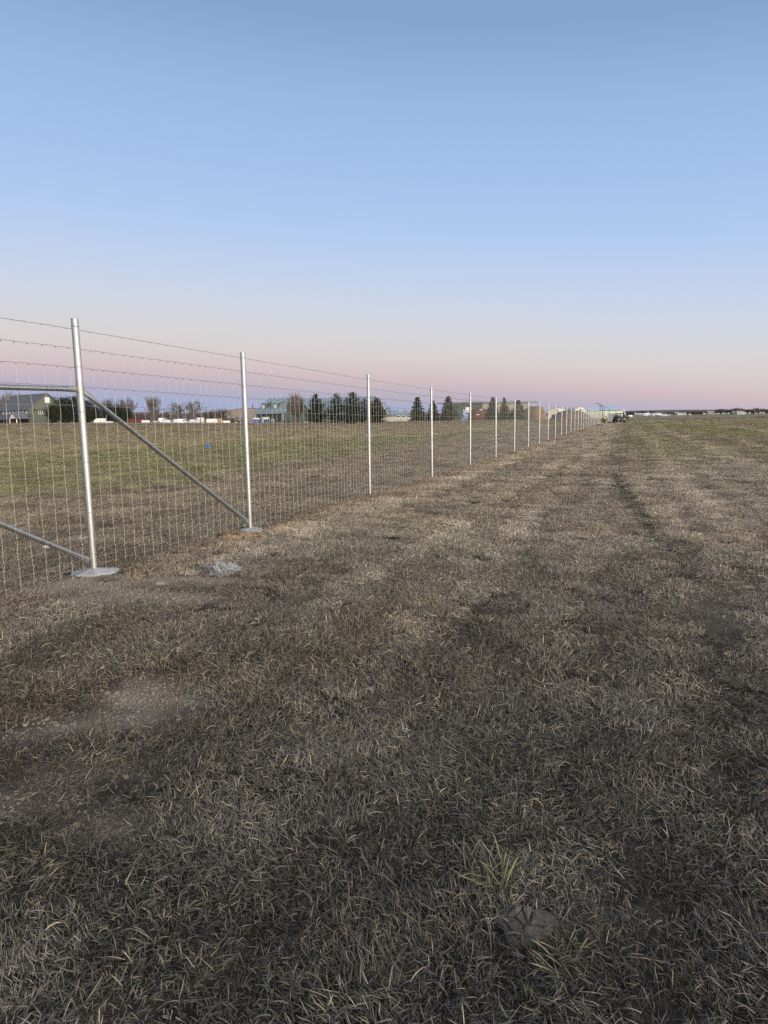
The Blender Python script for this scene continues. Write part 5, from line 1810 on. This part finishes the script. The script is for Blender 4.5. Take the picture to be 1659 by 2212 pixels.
def cottage(n, x, depth, w, h, label, col, rc):
    root = thing('distant_house', label, 'house', spot(n, x, depth), R(random.uniform(-20, 20)), 'small distant buildings on the right horizon')
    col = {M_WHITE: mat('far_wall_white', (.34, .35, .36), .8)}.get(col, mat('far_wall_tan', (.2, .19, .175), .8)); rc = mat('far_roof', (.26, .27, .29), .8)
    w *= .40; h *= .42
    shell(w, w * .6, h * .6, h, col, rc, root, .2)
    for q in (.25, .7): window(root, w * q, 0, h * .18, w * .12, h * .25, bars=False)


for x, dp, w, h, lb, c_, r_ in [(288, 560, 15, 4.5, 'pale shed just right of the parked aircraft', M_WHITE, M_GREYROOF), (345, 620, 12, 3.2, 'low pale shed second right of the parked aircraft', M_CREAM, M_WHITE),
                                (490, 800, 16, 7, 'white house left on the far horizon', M_WHITE, M_GREYROOF), (545, 820, 14, 7, 'white house beside the left horizon house', M_WHITE, M_TAN),
                                (460, 900, 12, 9, 'pale roofed house behind the left horizon houses', M_TAN, M_WHITE), (880, 850, 18, 10, 'pale house below the bare tree line at mid right', M_TAN, M_WHITE),
                                (1205, 780, 24, 8, 'white barn on the horizon, left of the pair at right', M_TAN, M_WHITE), (1258, 770, 20, 9, 'white gabled barn, right of the pair', M_WHITE, M_PALEROOF),
                                (1340, 800, 10, 6, 'little shed right of the white gabled barn', M_CREAM, M_WHITE), (640, 760, 10, 3.5, 'low far shed right of the white houses', M_GREYSIDE, M_WHITE)]:
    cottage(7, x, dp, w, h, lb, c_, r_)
rowlab = 'tiny white vehicle on the far right road, %s from the left'
for i, x in enumerate([270, 470, 835, 868, 925, 952, 990, 1022, 1080, 1105, 1150, 1210, 1280, 1335, 1420, 1500, 1560, 1600]):
    dp = 900 + 21 * (i % 5)
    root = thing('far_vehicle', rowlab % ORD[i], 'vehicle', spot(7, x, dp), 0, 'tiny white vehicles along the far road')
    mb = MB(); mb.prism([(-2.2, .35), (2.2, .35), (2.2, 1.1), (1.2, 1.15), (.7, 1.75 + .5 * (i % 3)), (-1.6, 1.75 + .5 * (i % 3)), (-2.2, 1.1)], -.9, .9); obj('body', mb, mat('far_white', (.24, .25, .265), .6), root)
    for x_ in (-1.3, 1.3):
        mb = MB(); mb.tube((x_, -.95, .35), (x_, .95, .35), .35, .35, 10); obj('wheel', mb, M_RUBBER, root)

# ------------------------------------------------------------------ tall dry weeds at the edge of the yard and by the taxiway
weed_col = bpy.data.collections.new('weed_clumps')
M_WEED = mat('dry_weeds', (.22, .18, .13), .9, 0, .4, 3.0, coords='Object')
for k in range(5):
    mb = MB()
    for j in range(70):
        r = .5 * math.sqrt(random.random()); t = random.uniform(0, 6.28)
        blade(mb, (r * math.cos(t), r * math.sin(t), 0), random.uniform(0, 6.28), random.uniform(.3, .8), random.uniform(.015, .04), random.uniform(.05, .6), random.uniform(0, .5))
    me = mb.mesh('weed_clump'); me.materials.append(M_WEED)
    weed_col.objects.link(bpy.data.objects.new('weed_%d' % k, me))
n = 5200
px_ = rng.uniform(-40, 1370, n)
dep = 189 + 7 * rng.random(n) ** 2 + rng.normal(0, 1.2, n)
wp = np.array([[at(a_, 902, b_).x, b_] for a_, b_ in zip(px_, dep)])
n2 = 420
px2 = rng.uniform(1380, 1700, n2); d2 = 232 + rng.normal(0, 6, n2)
wp2 = np.array([[at(a_, 902, b_).x, b_] for a_, b_ in zip(px2, d2)])
hh = np.concatenate([rng.uniform(.5, 1.25, n), rng.uniform(.2, .6, n2) + 1.1 * np.exp(-((px2 - 1645) / 14) ** 2) + .5 * np.exp(-((px2 - 1550) / 10) ** 2)])
wp = np.concatenate([wp, wp2])
N = len(wp)
tag(scatter('tall_dry_weeds', np.column_stack([wp, ground(wp[:, 0], wp[:, 1])]), np.stack([np.zeros(N), np.zeros(N), rng.uniform(0, 6.28, N)], 1),
            np.column_stack([np.ones(N) * 1.2, np.ones(N) * 1.2, hh]), rng.integers(0, 5, N), scatter_group('scatter_weeds', weed_col), M_WEED),
    'tall dry weeds fringing the far edge of the field', 'weeds', kind='stuff')
